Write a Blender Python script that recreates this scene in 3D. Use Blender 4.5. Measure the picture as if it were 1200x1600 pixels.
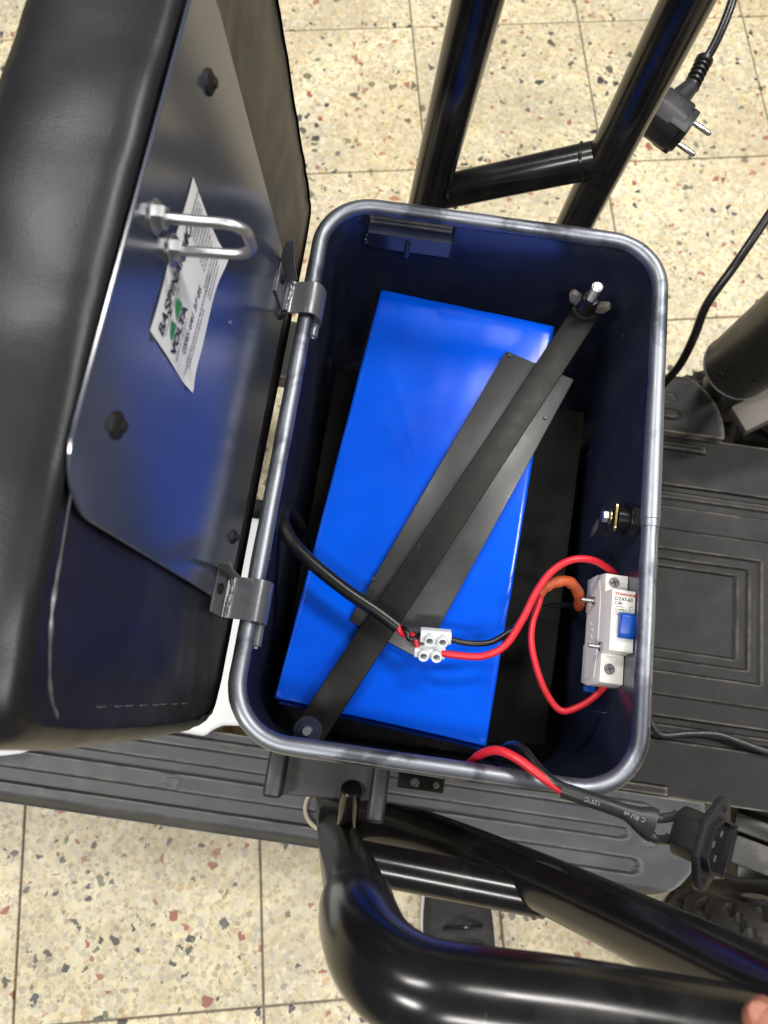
import bpy, bmesh, math, random
from mathutils import Vector, Matrix, noise
import numpy as np

random.seed(7)
for o in list(bpy.data.objects):
    bpy.data.objects.remove(o)
S = bpy.context.scene
COL = S.collection

# ------------------------------------------------------------------ camera
cam_d = bpy.data.cameras.new('camera')
cam_d.sensor_fit = 'HORIZONTAL'
cam_d.sensor_width = 36.0
cam_d.lens = 33.9
cam_d.clip_start = 0.01
cam_d.clip_end = 100
cam_d.dof.use_dof = True
cam_d.dof.focus_distance = 0.50
cam_d.dof.aperture_fstop = 13.0
cam = bpy.data.objects.new('camera', cam_d)
COL.objects.link(cam)
cam.matrix_world = Matrix((
    (0.99001, -0.14049, 0.01177, -0.0462),
    (0.13865, 0.95513, -0.26171, -0.1679),
    (0.02552, 0.26073, 0.96507, 1.0116),
    (0, 0, 0, 1)))
S.camera = cam

# ------------------------------------------------------------------ light: a shop ceiling with LED panels
W = bpy.data.worlds.new('World')
S.world = W
W.use_nodes = True
bg = W.node_tree.nodes['Background']
bg.inputs[0].default_value = (0.93, 0.96, 1.0, 1)
bg.inputs[1].default_value = 0.12


def ceiling_lamp(x, y, z, sx, sy, power, col=(1.0, 0.97, 0.92)):
    d = bpy.data.lights.new('ceiling_lamp', 'AREA')
    d.shape = 'RECTANGLE'
    d.size = sx
    d.size_y = sy
    d.energy = power
    d.color = col
    o = bpy.data.objects.new('ceiling_lamp', d)
    COL.objects.link(o)
    o.location = (x, y, z)
    return o


for lx, ly, pw in ((-1.5, -0.9, 54), (0.35, -1.35, 38), (1.9, 0.6, 54), (-1.3, 1.1, 44), (0.8, 1.4, 50)):
    ceiling_lamp(lx, ly, 2.9, 0.9, 0.3, pw)

S.view_settings.view_transform = 'Standard'
S.view_settings.look = 'None'
S.view_settings.exposure = 0.0
S.view_settings.gamma = 1.0
S.view_settings.use_curve_mapping = False


# ------------------------------------------------------------------ helpers: materials
def mat(name, col, rough=0.5, metal=0.0, spec=0.5, coat=0.0, coat_rough=0.1):
    m = bpy.data.materials.new(name)
    m.use_nodes = True
    b = m.node_tree.nodes['Principled BSDF']
    b.inputs['Base Color'].default_value = (*col, 1)
    b.inputs['Roughness'].default_value = rough
    b.inputs['Metallic'].default_value = metal
    b.inputs['Specular IOR Level'].default_value = spec
    b.inputs['Coat Weight'].default_value = coat
    b.inputs['Coat Roughness'].default_value = coat_rough
    return m


class NT:
    def __init__(s, m):
        s.t = m.node_tree
        s.b = s.t.nodes['Principled BSDF']

    def n(s, kind, **kw):
        x = s.t.nodes.new(kind)
        for k, v in kw.items():
            if k in x.inputs.keys() if hasattr(x.inputs, 'keys') else False:
                s.put(x.inputs[k], v)
            else:
                setattr(x, k, v)
        return x

    def put(s, sock, v):
        if isinstance(v, bpy.types.NodeSocket):
            s.t.links.new(v, sock)
        elif isinstance(v, (tuple, list)) and sock.type == 'RGBA' and len(v) == 3:
            sock.default_value = (*v, 1)
        else:
            sock.default_value = v

    def pos(s, kind='Object'):
        return s.t.nodes.new('ShaderNodeTexCoord').outputs[kind]

    def noise(s, vec, scale, detail=4, rough=0.6, dist=0.0):
        x = s.t.nodes.new('ShaderNodeTexNoise')
        s.put(x.inputs['Vector'], vec)
        x.inputs['Scale'].default_value = scale
        x.inputs['Detail'].default_value = detail
        x.inputs['Roughness'].default_value = rough
        x.inputs['Distortion'].default_value = dist
        return x.outputs['Fac']

    def ramp(s, fac, stops, interp='LINEAR'):
        x = s.t.nodes.new('ShaderNodeValToRGB')
        s.put(x.inputs['Fac'], fac)
        x.color_ramp.interpolation = interp
        e = x.color_ramp.elements
        while len(e) < len(stops):
            e.new(0.5)
        for el, (p, c) in zip(e, stops):
            el.position = p
            c = c if isinstance(c, tuple) else (c, c, c)
            el.color = (*c, 1)
        return x.outputs['Color']

    def math(s, op, a, b=0.0, c=None):
        x = s.t.nodes.new('ShaderNodeMath')
        x.operation = op
        s.put(x.inputs[0], a)
        s.put(x.inputs[1], b)
        if c is not None:
            s.put(x.inputs[2], c)
        return x.outputs[0]

    def vmath(s, op, a, b):
        x = s.t.nodes.new('ShaderNodeVectorMath')
        x.operation = op
        s.put(x.inputs[0], a)
        if op == 'SCALE':
            s.put(x.inputs['Scale'], b)
        else:
            s.put(x.inputs[1], b)
        return x.outputs[0]

    def mix(s, fac, a, b, blend='MIX'):
        x = s.t.nodes.new('ShaderNodeMix')
        x.data_type = 'RGBA'
        x.blend_type = blend
        s.put(x.inputs[0], fac)
        s.put(x.inputs[6], a)
        s.put(x.inputs[7], b)
        return x.outputs[2]

    def voronoi(s, vec, scale, feature='F1', rnd=1.0):
        x = s.t.nodes.new('ShaderNodeTexVoronoi')
        x.feature = feature
        s.put(x.inputs['Vector'], vec)
        x.inputs['Scale'].default_value = scale
        x.inputs['Randomness'].default_value = rnd
        return x

    def bump(s, h, strength=0.3, dist=0.001, normal=None):
        x = s.t.nodes.new('ShaderNodeBump')
        s.put(x.inputs['Height'], h)
        x.inputs['Strength'].default_value = strength
        x.inputs['Distance'].default_value = dist
        if normal is not None:
            s.put(x.inputs['Normal'], normal)
        return x.outputs['Normal']

    def set(s, k, v):
        s.put(s.b.inputs[k], v)


def grime(name, col, rough, metal=0.0, dust=(0.30, 0.27, 0.22), amount=0.35, scale=14, rvar=0.12,
          bump=0.0, bscale=300, stretch=(1, 1, 1), spec=0.5, coat=0.0, scratch=0.0):
    """painted or moulded surface with uneven gloss, faint dust and fine scratches"""
    m = mat(name, col, rough, metal, spec, coat)
    t = NT(m)
    p = t.vmath('MULTIPLY', t.pos(), stretch)
    a = t.noise(p, scale, 4, 0.65, 0.4)
    f = t.math('MULTIPLY', t.ramp(a, [(0.48, 0.0), (0.75, 1.0)]), amount)
    c = t.mix(f, col, dust)
    if scratch:
        for k, vec in enumerate(((14, 160, 14), (120, 18, 9))):
            w = t.vmath('ADD', t.vmath('MULTIPLY', t.pos(), vec), (k * 3.3, 1.7, 0.4))
            q = t.noise(w, 1.0, 2, 0.5, 0.6)
            c = t.mix(t.math('MULTIPLY', t.ramp(q, [(0.735, 0.0), (0.765, 1.0)]), scratch), c, (0.30, 0.30, 0.31))
    t.set('Base Color', c)
    r = t.math('ADD', t.math('MULTIPLY', t.noise(p, scale * 3.1, 3), rvar * 2), rough - rvar)
    t.set('Roughness', t.math('ADD', r, t.math('MULTIPLY', f, 0.3)))
    if bump:
        t.set('Normal', t.bump(t.noise(t.pos(), bscale, 2), bump, 0.0006))
    return m


# terrazzo: a cream cement with pale marble chips and sparse dark, green and red ones
def terrazzo(name, tile_random=True):
    m = mat(name, (0.7, 0.6, 0.4), 0.35)
    t = NT(m)
    g = t.t.nodes.new('ShaderNodeNewGeometry').outputs['Position']
    if tile_random:
        oi = t.t.nodes.new('ShaderNodeObjectInfo')
        off = t.vmath('MULTIPLY', oi.outputs['Random'], (7.3, 3.1, 0.0))
        p = t.vmath('ADD', g, off)
        tr = oi.outputs['Random']
    else:
        p = g
        tr = 0.5
    p = t.vmath('MULTIPLY', p, (1, 1, 0))
    wob = t.t.nodes.new('ShaderNodeTexNoise')
    t.put(wob.inputs['Vector'], p)
    wob.inputs['Scale'].default_value = 190
    wob.inputs['Detail'].default_value = 3
    wp = t.vmath('ADD', p, t.vmath('SCALE', t.vmath('SUBTRACT', wob.outputs['Color'], (0.5, 0.5, 0.5)), 0.006))
    cement = t.ramp(t.noise(p, 60, 3), [(0.3, (0.66, 0.56, 0.33)), (0.7, (0.84, 0.76, 0.52))])
    gr = t.ramp(t.noise(t.vmath('ADD', g, (5, 2, 0)), 5.0, 5, 0.7, 0.5), [(0.46, 0.0), (0.70, 1.0)])
    cement = t.mix(t.math('MULTIPLY', gr, 0.65), cement, (0.36, 0.31, 0.23))
    # small pale chips
    v1 = t.voronoi(wp, 150)
    e1 = t.voronoi(wp, 150, 'DISTANCE_TO_EDGE')
    sep = t.t.nodes.new('ShaderNodeSeparateColor')
    t.put(sep.inputs[0], v1.outputs['Color'])
    pale = t.ramp(sep.outputs[0], [(0.0, (0.44, 0.38, 0.26)), (0.14, (0.58, 0.50, 0.33)), (0.30, (0.38, 0.35, 0.28)),
                                   (0.44, (0.74, 0.69, 0.54)), (0.58, (0.50, 0.39, 0.21)), (0.70, (0.62, 0.58, 0.49)),
                                   (0.82, (0.46, 0.43, 0.35)), (0.92, (0.28, 0.24, 0.18))], 'CONSTANT')
    m1 = t.math('MULTIPLY', t.ramp(e1.outputs['Distance'], [(0.05, 0.0), (0.10, 1.0)]),
                t.math('GREATER_THAN', sep.outputs[1], 0.18))
    c = t.mix(t.math('MULTIPLY', m1, 0.80), cement, pale)
    # middle-sized greyish and buff chips
    v2 = t.voronoi(t.vmath('ADD', wp, (3.7, 1.9, 0)), 105)
    e2 = t.voronoi(t.vmath('ADD', wp, (3.7, 1.9, 0)), 105, 'DISTANCE_TO_EDGE')
    s2 = t.t.nodes.new('ShaderNodeSeparateColor')
    t.put(s2.inputs[0], v2.outputs['Color'])
    buff = t.ramp(s2.outputs[0], [(0.0, (0.56, 0.50, 0.39)), (0.35, (0.44, 0.40, 0.33)), (0.6, (0.66, 0.57, 0.40)),
                                  (0.85, (0.55, 0.38, 0.22))], 'CONSTANT')
    m2 = t.math('MULTIPLY', t.ramp(e2.outputs['Distance'], [(0.09, 0.0), (0.15, 1.0)]),
                t.math('GREATER_THAN', s2.outputs[1], 0.62))
    c = t.mix(t.math('MULTIPLY', m2, 0.7), c, buff)
    # sparse strong chips, two sizes
    for sc, th, sh in ((80, 0.93, (9.1, 4.4, 0)), (125, 0.95, (1.3, 8.8, 0))):
        q = t.vmath('ADD', wp, sh)
        v3 = t.voronoi(q, sc)
        e3 = t.voronoi(q, sc, 'DISTANCE_TO_EDGE')
        s3 = t.t.nodes.new('ShaderNodeSeparateColor')
        t.put(s3.inputs[0], v3.outputs['Color'])
        dark = t.ramp(s3.outputs[0], [(0.0, (0.022, 0.026, 0.034)), (0.34, (0.07, 0.085, 0.065)), (0.48, (0.30, 0.075, 0.05)),
                                      (0.64, (0.13, 0.15, 0.08)), (0.74, (0.36, 0.14, 0.09)), (0.84, (0.05, 0.06, 0.085))], 'CONSTANT')
        m3 = t.math('MULTIPLY', t.ramp(e3.outputs['Distance'], [(0.10, 0.0), (0.14, 1.0)]),
                    t.math('GREATER_THAN', s3.outputs[1], th))
        c = t.mix(t.math('MULTIPLY', m3, 0.95), c, dark)
    # yellowing and grey wear
    st = t.ramp(t.noise(g, 2.6, 4, 0.6, 0.8), [(0.42, 0.0), (0.70, 1.0)])
    c = t.mix(t.math('MULTIPLY', st, 0.45), c, (0.45, 0.35, 0.18))
    c = t.mix(t.math('MULTIPLY', gr, 0.14), c, (0.33, 0.31, 0.28))
    if tile_random:
        hs = t.t.nodes.new('ShaderNodeHueSaturation')
        t.put(hs.inputs['Value'], t.math('ADD', t.math('MULTIPLY', tr, 0.14), 0.87))
        t.put(hs.inputs['Color'], c)
        c = hs.outputs['Color']
    t.set('Base Color', c)
    t.set('Roughness', t.math('ADD', t.math('MULTIPLY', t.noise(g, 18, 4), 0.3), 0.30))
    t.set('Normal', t.bump(t.noise(p, 240, 3), 0.08, 0.0005))
    return m


M = {}
M['terrazzo'] = terrazzo('terrazzo')
M['grout'] = grime('grout', (0.20, 0.18, 0.15), 0.9, amount=0.5, dust=(0.33, 0.30, 0.25), scale=20)
M['gloss_black'] = grime('gloss_black_paint', (0.006, 0.006, 0.007), 0.21, scratch=0.12, amount=0.05, rvar=0.05, scale=20, bump=0.05, bscale=90)
M['box_paint'] = grime('navy_black_box_paint', (0.017, 0.023, 0.048), 0.24, scratch=0.5, amount=0.05, rvar=0.08, scale=16, bump=0.06, bscale=120)
M['plate_paint'] = grime('dark_grey_plate_paint', (0.038, 0.046, 0.068), 0.19, scratch=0.15, amount=0.05, rvar=0.03, scale=9, bump=0.03, bscale=45)
M['plate_paint'].node_tree.nodes['Principled BSDF'].inputs['IOR'].default_value = 1.85
M['box_paint'].node_tree.nodes['Principled BSDF'].inputs['IOR'].default_value = 1.8
M['rubber'] = grime('black_rubber', (0.034, 0.036, 0.037), 0.33, spec=0.5, amount=0.22, dust=(0.07, 0.07, 0.068), scale=16, bump=0.1, bscale=500)
M['foam'] = grime('black_foam_board', (0.009, 0.009, 0.008), 0.8, amount=0.2, dust=(0.04, 0.037, 0.034), scale=30, bump=0.4, bscale=700, spec=0.25)
def edge_dust(m, dust, amount=0.7, lo=0.505, hi=0.56):
    """pale dust and scuffs caught on raised edges"""
    t = NT(m)
    g = t.t.nodes.new('ShaderNodeNewGeometry').outputs['Pointiness']
    f = t.math('MULTIPLY', t.ramp(g, [(lo, 0.0), (hi, 1.0)]), t.math('MULTIPLY', t.ramp(t.noise(t.pos(), 35, 3), [(0.35, 0.15), (0.65, 1.0)]), amount))
    src = t.b.inputs['Base Color'].links[0].from_socket
    t.set('Base Color', t.mix(f, src, dust))
    return m


M['deck'] = edge_dust(grime('charcoal_moulded_plastic', (0.037, 0.041, 0.047), 0.48, amount=0.30, dust=(0.17, 0.17, 0.16), scale=11, rvar=0.1, bump=0.22, bscale=650), (0.38, 0.35, 0.29), 0.6)
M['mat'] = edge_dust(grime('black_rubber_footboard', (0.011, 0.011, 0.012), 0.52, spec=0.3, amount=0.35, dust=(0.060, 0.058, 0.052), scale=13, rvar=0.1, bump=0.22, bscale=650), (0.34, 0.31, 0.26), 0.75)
M['shell'] = grime('brown_black_plastic', (0.020, 0.019, 0.016), 0.38, amount=0.12, dust=(0.10, 0.09, 0.07), scale=18)
M['taupe'] = grime('pale_taupe_metal', (0.17, 0.155, 0.135), 0.5, amount=0.3, dust=(0.10, 0.09, 0.08), scale=20)
M['deck_dust'] = grime('dusty_charcoal_plastic', (0.040, 0.040, 0.040), 0.6, amount=0.6, dust=(0.24, 0.22, 0.18), scale=22, bump=0.2, bscale=600)
M['bar'] = grime('satin_black_bar', (0.007, 0.0068, 0.0062), 0.42, spec=0.22, scratch=0.4, amount=0.08, dust=(0.09, 0.085, 0.075), scale=25, bump=0.06, bscale=200)
M['zinc'] = grime('zinc_plate', (0.48, 0.49, 0.51), 0.38, 1.0, amount=0.25, dust=(0.32, 0.31, 0.29), scale=60, rvar=0.1)
M['chrome'] = mat('bright_nickel', (0.62, 0.62, 0.62), 0.24, 1.0)
M['brass'] = grime('yellow_zinc', (0.50, 0.40, 0.20), 0.3, 1.0, amount=0.2, scale=80)
M['hinge'] = grime('grey_painted_steel', (0.13, 0.135, 0.15), 0.30, 0.35, amount=0.15, scale=30, bump=0.1, bscale=150)
M['white_plastic'] = grime('white_breaker_plastic', (0.84, 0.83, 0.78), 0.42, amount=0.10, dust=(0.5, 0.47, 0.4), scale=40)
M['grey_white'] = grime('pale_grey_plastic', (0.84, 0.83, 0.80), 0.5, amount=0.12, dust=(0.4, 0.38, 0.34), scale=50)
M['terminal'] = mat('translucent_white_polyamide', (0.72, 0.75, 0.78), 0.35)
M['terminal'].node_tree.nodes['Principled BSDF'].inputs['Subsurface Weight'].default_value = 0.25
M['terminal'].node_tree.nodes['Principled BSDF'].inputs['Subsurface Radius'].default_value = (0.003, 0.003, 0.003)
M['red_wire'] = grime('red_silicone', (0.62, 0.016, 0.030), 0.38, amount=0.05, scale=90)
M['black_wire'] = grime('black_pvc', (0.009, 0.009, 0.010), 0.30, amount=0.08, scale=60, dust=(0.1, 0.1, 0.1))
M['orange'] = grime('orange_sleeve', (0.42, 0.075, 0.020), 0.45, amount=0.25, dust=(0.25, 0.05, 0.02), scale=60)
M['switch_blue'] = mat('blue_switch_plastic', (0.006, 0.075, 0.42), 0.35)
M['shrink'] = grime('black_heat_shrink', (0.020, 0.020, 0.022), 0.42, amount=0.12, dust=(0.09, 0.09, 0.09), scale=50)
M['socket'] = grime('black_nylon', (0.017, 0.017, 0.021), 0.45, amount=0.12, dust=(0.12, 0.12, 0.13), scale=60, bump=0.1, bscale=500)
M['ink'] = mat('black_ink', (0.012, 0.012, 0.012), 0.5)
M['ink_grey'] = mat('grey_ink', (0.10, 0.10, 0.10), 0.5)
M['ink_red'] = mat('red_ink', (0.50, 0.012, 0.02), 0.5)
M['ink_green'] = mat('green_ink', (0.02, 0.24, 0.05), 0.5)
M['ink_white'] = mat('white_ink', (0.28, 0.28, 0.28), 0.5)
M['paper'] = grime('white_sticker_paper', (0.80, 0.82, 0.84), 0.5, amount=0.06, scale=40)
M['hole'] = mat('deep_black', (0.003, 0.003, 0.003), 0.6)
M['tyre'] = grime('tyre_rubber', (0.014, 0.013, 0.012), 0.6, amount=0.35, dust=(0.07, 0.062, 0.05), scale=26, bump=0.2)
M['bag'] = grime('white_plastic_bag', (0.80, 0.81, 0.82), 0.4, amount=0.05, scale=30)
M['skin'] = mat('skin', (0.34, 0.13, 0.08), 0.5)
M['skin'].node_tree.nodes['Principled BSDF'].inputs['Subsurface Weight'].default_value = 0.2
M['skin'].node_tree.nodes['Principled BSDF'].inputs['Subsurface Radius'].default_value = (0.006, 0.003, 0.002)
M['nail'] = mat('nail', (0.34, 0.135, 0.085), 0.5)
M['knit'] = grime('black_knit', (0.030, 0.030, 0.032), 0.85, amount=0.3, dust=(0.1, 0.1, 0.1), scale=200, bump=0.6, bscale=900)
M['white_sole'] = grime('white_sole', (0.72, 0.71, 0.68), 0.5, amount=0.2, scale=40)
M['bare_edge'] = grime('cut_plastic_edge', (0.42, 0.37, 0.28), 0.6, amount=0.3, scale=60)


def make_vinyl():
    m = mat('black_vinyl', (0.009, 0.009, 0.011), 0.36, spec=0.36)
    t = NT(m)
    p = t.pos()
    t.set('Roughness', t.math('ADD', t.math('MULTIPLY', t.noise(p, 24, 3), 0.14), 0.30))
    v = t.voronoi(p, 900)
    h = t.bump(v.outputs['Distance'], 0.10, 0.0004)
    t.set('Normal', t.bump(t.noise(p, 14, 2, 0.5, 0.3), 0.10, 0.004, h))
    return m


M['vinyl'] = make_vinyl()
M['vinyl_under'] = grime('black_vinyl_backing', (0.009, 0.009, 0.014), 0.42, spec=0.35, amount=0.06, scale=16, rvar=0.07, bump=0.2, bscale=60)


def make_blue():
    m = mat('blue_shrink_wrap', (0.0, 0.075, 0.80), 0.16, spec=0.32)
    t = NT(m)
    p = t.pos()
    a = t.noise(p, 11, 4, 0.5, 0.5)
    t.set('Base Color', t.ramp(a, [(0.35, (0.0, 0.072, 0.66)), (0.7, (0.0, 0.100, 0.80))]))
    t.set('Roughness', t.math('ADD', t.math('MULTIPLY', t.noise(p, 30, 3), 0.12), 0.12))
    t.set('Normal', t.bump(t.noise(p, 14, 2, 0.5, 0.2), 0.05, 0.005))
    return m


M['blue'] = make_blue()


def make_rim():
    """bare steel edging with dark rolled-in dirt streaks along its length"""
    m = mat('worn_steel_edging', (0.40, 0.42, 0.46), 0.36, 0.9)
    t = NT(m)
    p = t.pos()
    a = t.noise(p, 17, 4, 0.6, 1.2)
    b = t.noise(p, 150, 3, 0.6)
    f = t.ramp(t.math('ADD', t.math('MULTIPLY', a, 0.85), t.math('MULTIPLY', b, 0.15)), [(0.51, 0.0), (0.60, 1.0)])
    t.set('Base Color', t.mix(t.math('MULTIPLY', f, 0.70), (0.28, 0.30, 0.34), (0.05, 0.055, 0.07)))
    t.set('Roughness', t.math('ADD', t.math('MULTIPLY', t.noise(p, 60, 3), 0.22), 0.34))
    t.set('Normal', t.bump(t.noise(p, 90, 2), 0.10, 0.0008))
    return m


M['rim'] = make_rim()


# ------------------------------------------------------------------ helpers: meshes
def V(p):
    return Vector(p)


def tag(o, label=None, cat=None, group=None, kind=None):
    if label: o['label'] = label
    if cat: o['category'] = cat
    if group: o['group'] = group
    if kind: o['kind'] = kind
    return o


def thing(name, label, cat, loc=(0, 0, 0), rot=(0, 0, 0), group=None):
    o = bpy.data.objects.new(name, None)
    COL.objects.link(o)
    o.empty_display_size = 0.05
    o.location = loc
    o.rotation_euler = rot
    return tag(o, label, cat, group)


def root_of(o):
    while o.parent:
        o = o.parent
    return o


def obj(name, bm, material, parent=None, smooth=True, local=False, auto=35):
    """link a bmesh (world coordinates unless local) as one mesh object"""
    if parent is not None and not local:
        r = root_of(parent)
        bmesh.ops.translate(bm, verts=bm.verts, vec=-Vector(r.location))
    bmesh.ops.recalc_face_normals(bm, faces=bm.faces)
    me = bpy.data.meshes.new(name)
    bm.to_mesh(me)
    bm.free()
    return link(name, me, material, parent, smooth, auto)


def link(name, me, material, parent=None, smooth=True, auto=35):
    o = bpy.data.objects.new(name, me)
    COL.objects.link(o)
    if material:
        me.materials.append(M[material] if isinstance(material, str) else material)
    if smooth:
        for p in me.polygons:
            p.use_smooth = True
        if auto:
            me.set_sharp_from_angle(angle=math.radians(auto))
    if parent is not None:
        o.parent = parent
    return o


def bm_box(lo, hi, bevel=0.0, seg=2, bm=None, mtx=None):
    b = bmesh.new()
    bmesh.ops.create_cube(b, size=1)
    lo, hi = V(lo), V(hi)
    for v in b.verts:
        v.co = Vector(((v.co.x + .5) * (hi.x - lo.x) + lo.x, (v.co.y + .5) * (hi.y - lo.y) + lo.y, (v.co.z + .5) * (hi.z - lo.z) + lo.z))
    if bevel:
        bmesh.ops.bevel(b, geom=list(b.edges), offset=bevel, segments=seg, affect='EDGES', profile=0.5)
    if mtx is not None:
        bmesh.ops.transform(b, matrix=mtx, verts=b.verts)
    return merge(bm, b)


def merge(bm, b):
    if bm is None:
        return b
    me = bpy.data.meshes.new('t')
    b.to_mesh(me)
    b.free()
    bm.from_mesh(me)
    bpy.data.meshes.remove(me)
    return bm


def frame_of(d, up=(0, 0, 1)):
    d = V(d).normalized()
    u = V(up)
    if abs(d.dot(u)) > 0.98:
        u = Vector((0, 1, 0))
    x = u.cross(d).normalized()
    y = d.cross(x)
    return Matrix((x, y, d)).transposed()


def spline(pts, n=10, closed=False):
    pts = [V(p) for p in pts]
    out = []
    m = len(pts)
    for i in range(m if closed else m - 1):
        if closed:
            p0, p1, p2, p3 = pts[(i - 1) % m], pts[i], pts[(i + 1) % m], pts[(i + 2) % m]
        else:
            p1, p2 = pts[i], pts[i + 1]
            p0 = pts[i - 1] if i else p1 * 2 - p2
            p3 = pts[i + 2] if i + 2 < m else p2 * 2 - p1
        for k in range(n):
            t = k / n
            out.append(0.5 * ((2 * p1) + (p2 - p0) * t + (2 * p0 - 5 * p1 + 4 * p2 - p3) * t * t + (3 * p1 - p0 - 3 * p2 + p3) * t ** 3))
    if not closed:
        out.append(pts[-1])
    return out


def bm_tube(path, r, sides=16, closed=False, cap=True, bm=None, flat=None, rfun=None, up=(0, 0, 1)):
    """tube along a path; r constant or list; flat=(a,b) scales the two section axes"""
    b = bm if bm is not None else bmesh.new()
    n = len(path)
    path = [V(p) for p in path]
    rings = []
    prev = None
    for i, p in enumerate(path):
        a = path[(i - 1) % n] if (closed or i) else p
        c = path[(i + 1) % n] if (closed or i < n - 1) else p
        d = (c - a).normalized()
        if prev is None:
            fr = frame_of(d, up)
            x = fr.col[0].copy()
        else:
            x = (prev - d * prev.dot(d)).normalized()
        y = d.cross(x)
        prev = x
        rr = r[i] if isinstance(r, (list, tuple)) else r
        fa, fb = flat[i] if isinstance(flat, list) else (flat or (1, 1))
        ring = []
        for k in range(sides):
            t = 2 * math.pi * k / sides
            ring.append(b.verts.new(p + x * math.cos(t) * rr * fa + y * math.sin(t) * rr * fb))
        rings.append(ring)
    m = n if closed else n - 1
    for i in range(m):
        A, B = rings[i], rings[(i + 1) % n]
        for k in range(sides):
            b.faces.new((A[k], A[(k + 1) % sides], B[(k + 1) % sides], B[k]))
    if cap and not closed:
        b.faces.new(list(reversed(rings[0])))
        b.faces.new(rings[-1])
    return b


def bm_cyl(a, c, r, sides=24, bevel=0.0, r2=None, bm=None):
    a, c = V(a), V(c)
    r2 = r if r2 is None else r2
    d = (c - a)
    L = d.length
    d.normalize()
    if bevel:
        path = [a, a + d * bevel, c - d * bevel, c]
        rr = [r - bevel, r, r2, r2 - bevel]
    else:
        path, rr = [a, c], [r, r2]
    return bm_tube(path, rr, sides, bm=bm)


def bm_lathe(origin, axis, prof, sides=20, bm=None):
    """turned shape: prof is a list of (radius, height along the axis)"""
    b = bm if bm is not None else bmesh.new()
    fr = frame_of(axis)
    o = V(origin)
    prev = None
    for r, h in prof:
        ring = [b.verts.new(o + fr.col[2] * h + (fr.col[0] * math.cos(2 * math.pi * k / sides) + fr.col[1] * math.sin(2 * math.pi * k / sides)) * r) for k in range(sides)]
        if prev:
            for k in range(sides):
                b.faces.new((prev[k], prev[(k + 1) % sides], ring[(k + 1) % sides], ring[k]))
        prev = ring
    return b


def bm_prism(poly, z0, z1, bevel=0.0, seg=2, mtx=None, bm=None):
    b = bmesh.new()
    lo = [b.verts.new((x, y, z0)) for x, y in poly]
    hi = [b.verts.new((x, y, z1)) for x, y in poly]
    b.faces.new(list(reversed(lo)))
    top = b.faces.new(hi)
    n = len(poly)
    for i in range(n):
        b.faces.new((lo[i], lo[(i + 1) % n], hi[(i + 1) % n], hi[i]))
    bmesh.ops.recalc_face_normals(b, faces=b.faces)
    if bevel:
        bmesh.ops.bevel(b, geom=list(b.edges), offset=bevel, segments=seg, affect='EDGES', profile=0.5)
    if mtx is not None:
        bmesh.ops.transform(b, matrix=mtx, verts=b.verts)
    return merge(bm, b)


def rrect(x0, x1, y0, y1, r, n=8):
    out = []
    for cx, cy, a0 in ((x1 - r, y1 - r, 0), (x0 + r, y1 - r, 90), (x0 + r, y0 + r, 180), (x1 - r, y0 + r, 270)):
        for k in range(n + 1):
            t = math.radians(a0 + 90 * k / n)
            out.append((cx + r * math.cos(t), cy + r * math.sin(t)))
    return out


def text(name, body, size, mtx, material, parent, align='LEFT', shear=0.0, bold=0.0, width=1.0):
    """printed lettering: a thin text mesh placed by a matrix in the thing's own space"""
    c = bpy.data.curves.new(name, 'FONT')
    c.body = body
    c.size = size
    c.align_x = align
    c.shear = shear
    c.offset = bold
    c.resolution_u = 3
    o = bpy.data.objects.new(name, c)
    COL.objects.link(o)
    dg = bpy.context.evaluated_depsgraph_get()
    me = bpy.data.meshes.new_from_object(o.evaluated_get(dg))
    bpy.data.objects.remove(o)
    bpy.data.curves.remove(c)
    me.name = name
    me.transform(mtx @ Matrix.Diagonal((width, 1, 1, 1)))
    me.materials.clear()
    return link(name, me, material, parent, smooth=False)


def heightfield(xs, ys, hf, zbase, skirt=None, inside=None):
    """grid sheet with real relief; optional skirt down to a depth and an outline mapping"""
    b = bmesh.new()
    grid = []
    for j, y in enumerate(ys):
        row = []
        for i, x in enumerate(xs):
            X, Y = inside(x, y) if inside else (x, y)
            row.append(b.verts.new((X, Y, zbase + hf(X, Y))))
        grid.append(row)
    for j in range(len(ys) - 1):
        for i in range(len(xs) - 1):
            b.faces.new((grid[j][i], grid[j][i + 1], grid[j + 1][i + 1], grid[j + 1][i]))
    if skirt:
        loop = grid[0] + [r[-1] for r in grid[1:]] + list(reversed(grid[-1][:-1])) + [r[0] for r in reversed(grid[1:-1])]
        low = [b.verts.new((v.co.x, v.co.y, zbase - skirt)) for v in loop]
        n = len(loop)
        for i in range(n):
            b.faces.new((loop[i], low[i], low[(i + 1) % n], loop[(i + 1) % n]))
    return b


def frange(a, b, step):
    n = max(1, int(round((b - a) / step)))
    return [a + (b - a) * i / n for i in range(n + 1)]


def sstep(a, b, x):
    t = min(1, max(0, (x - a) / (b - a)))
    return t * t * (3 - 2 * t)


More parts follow.
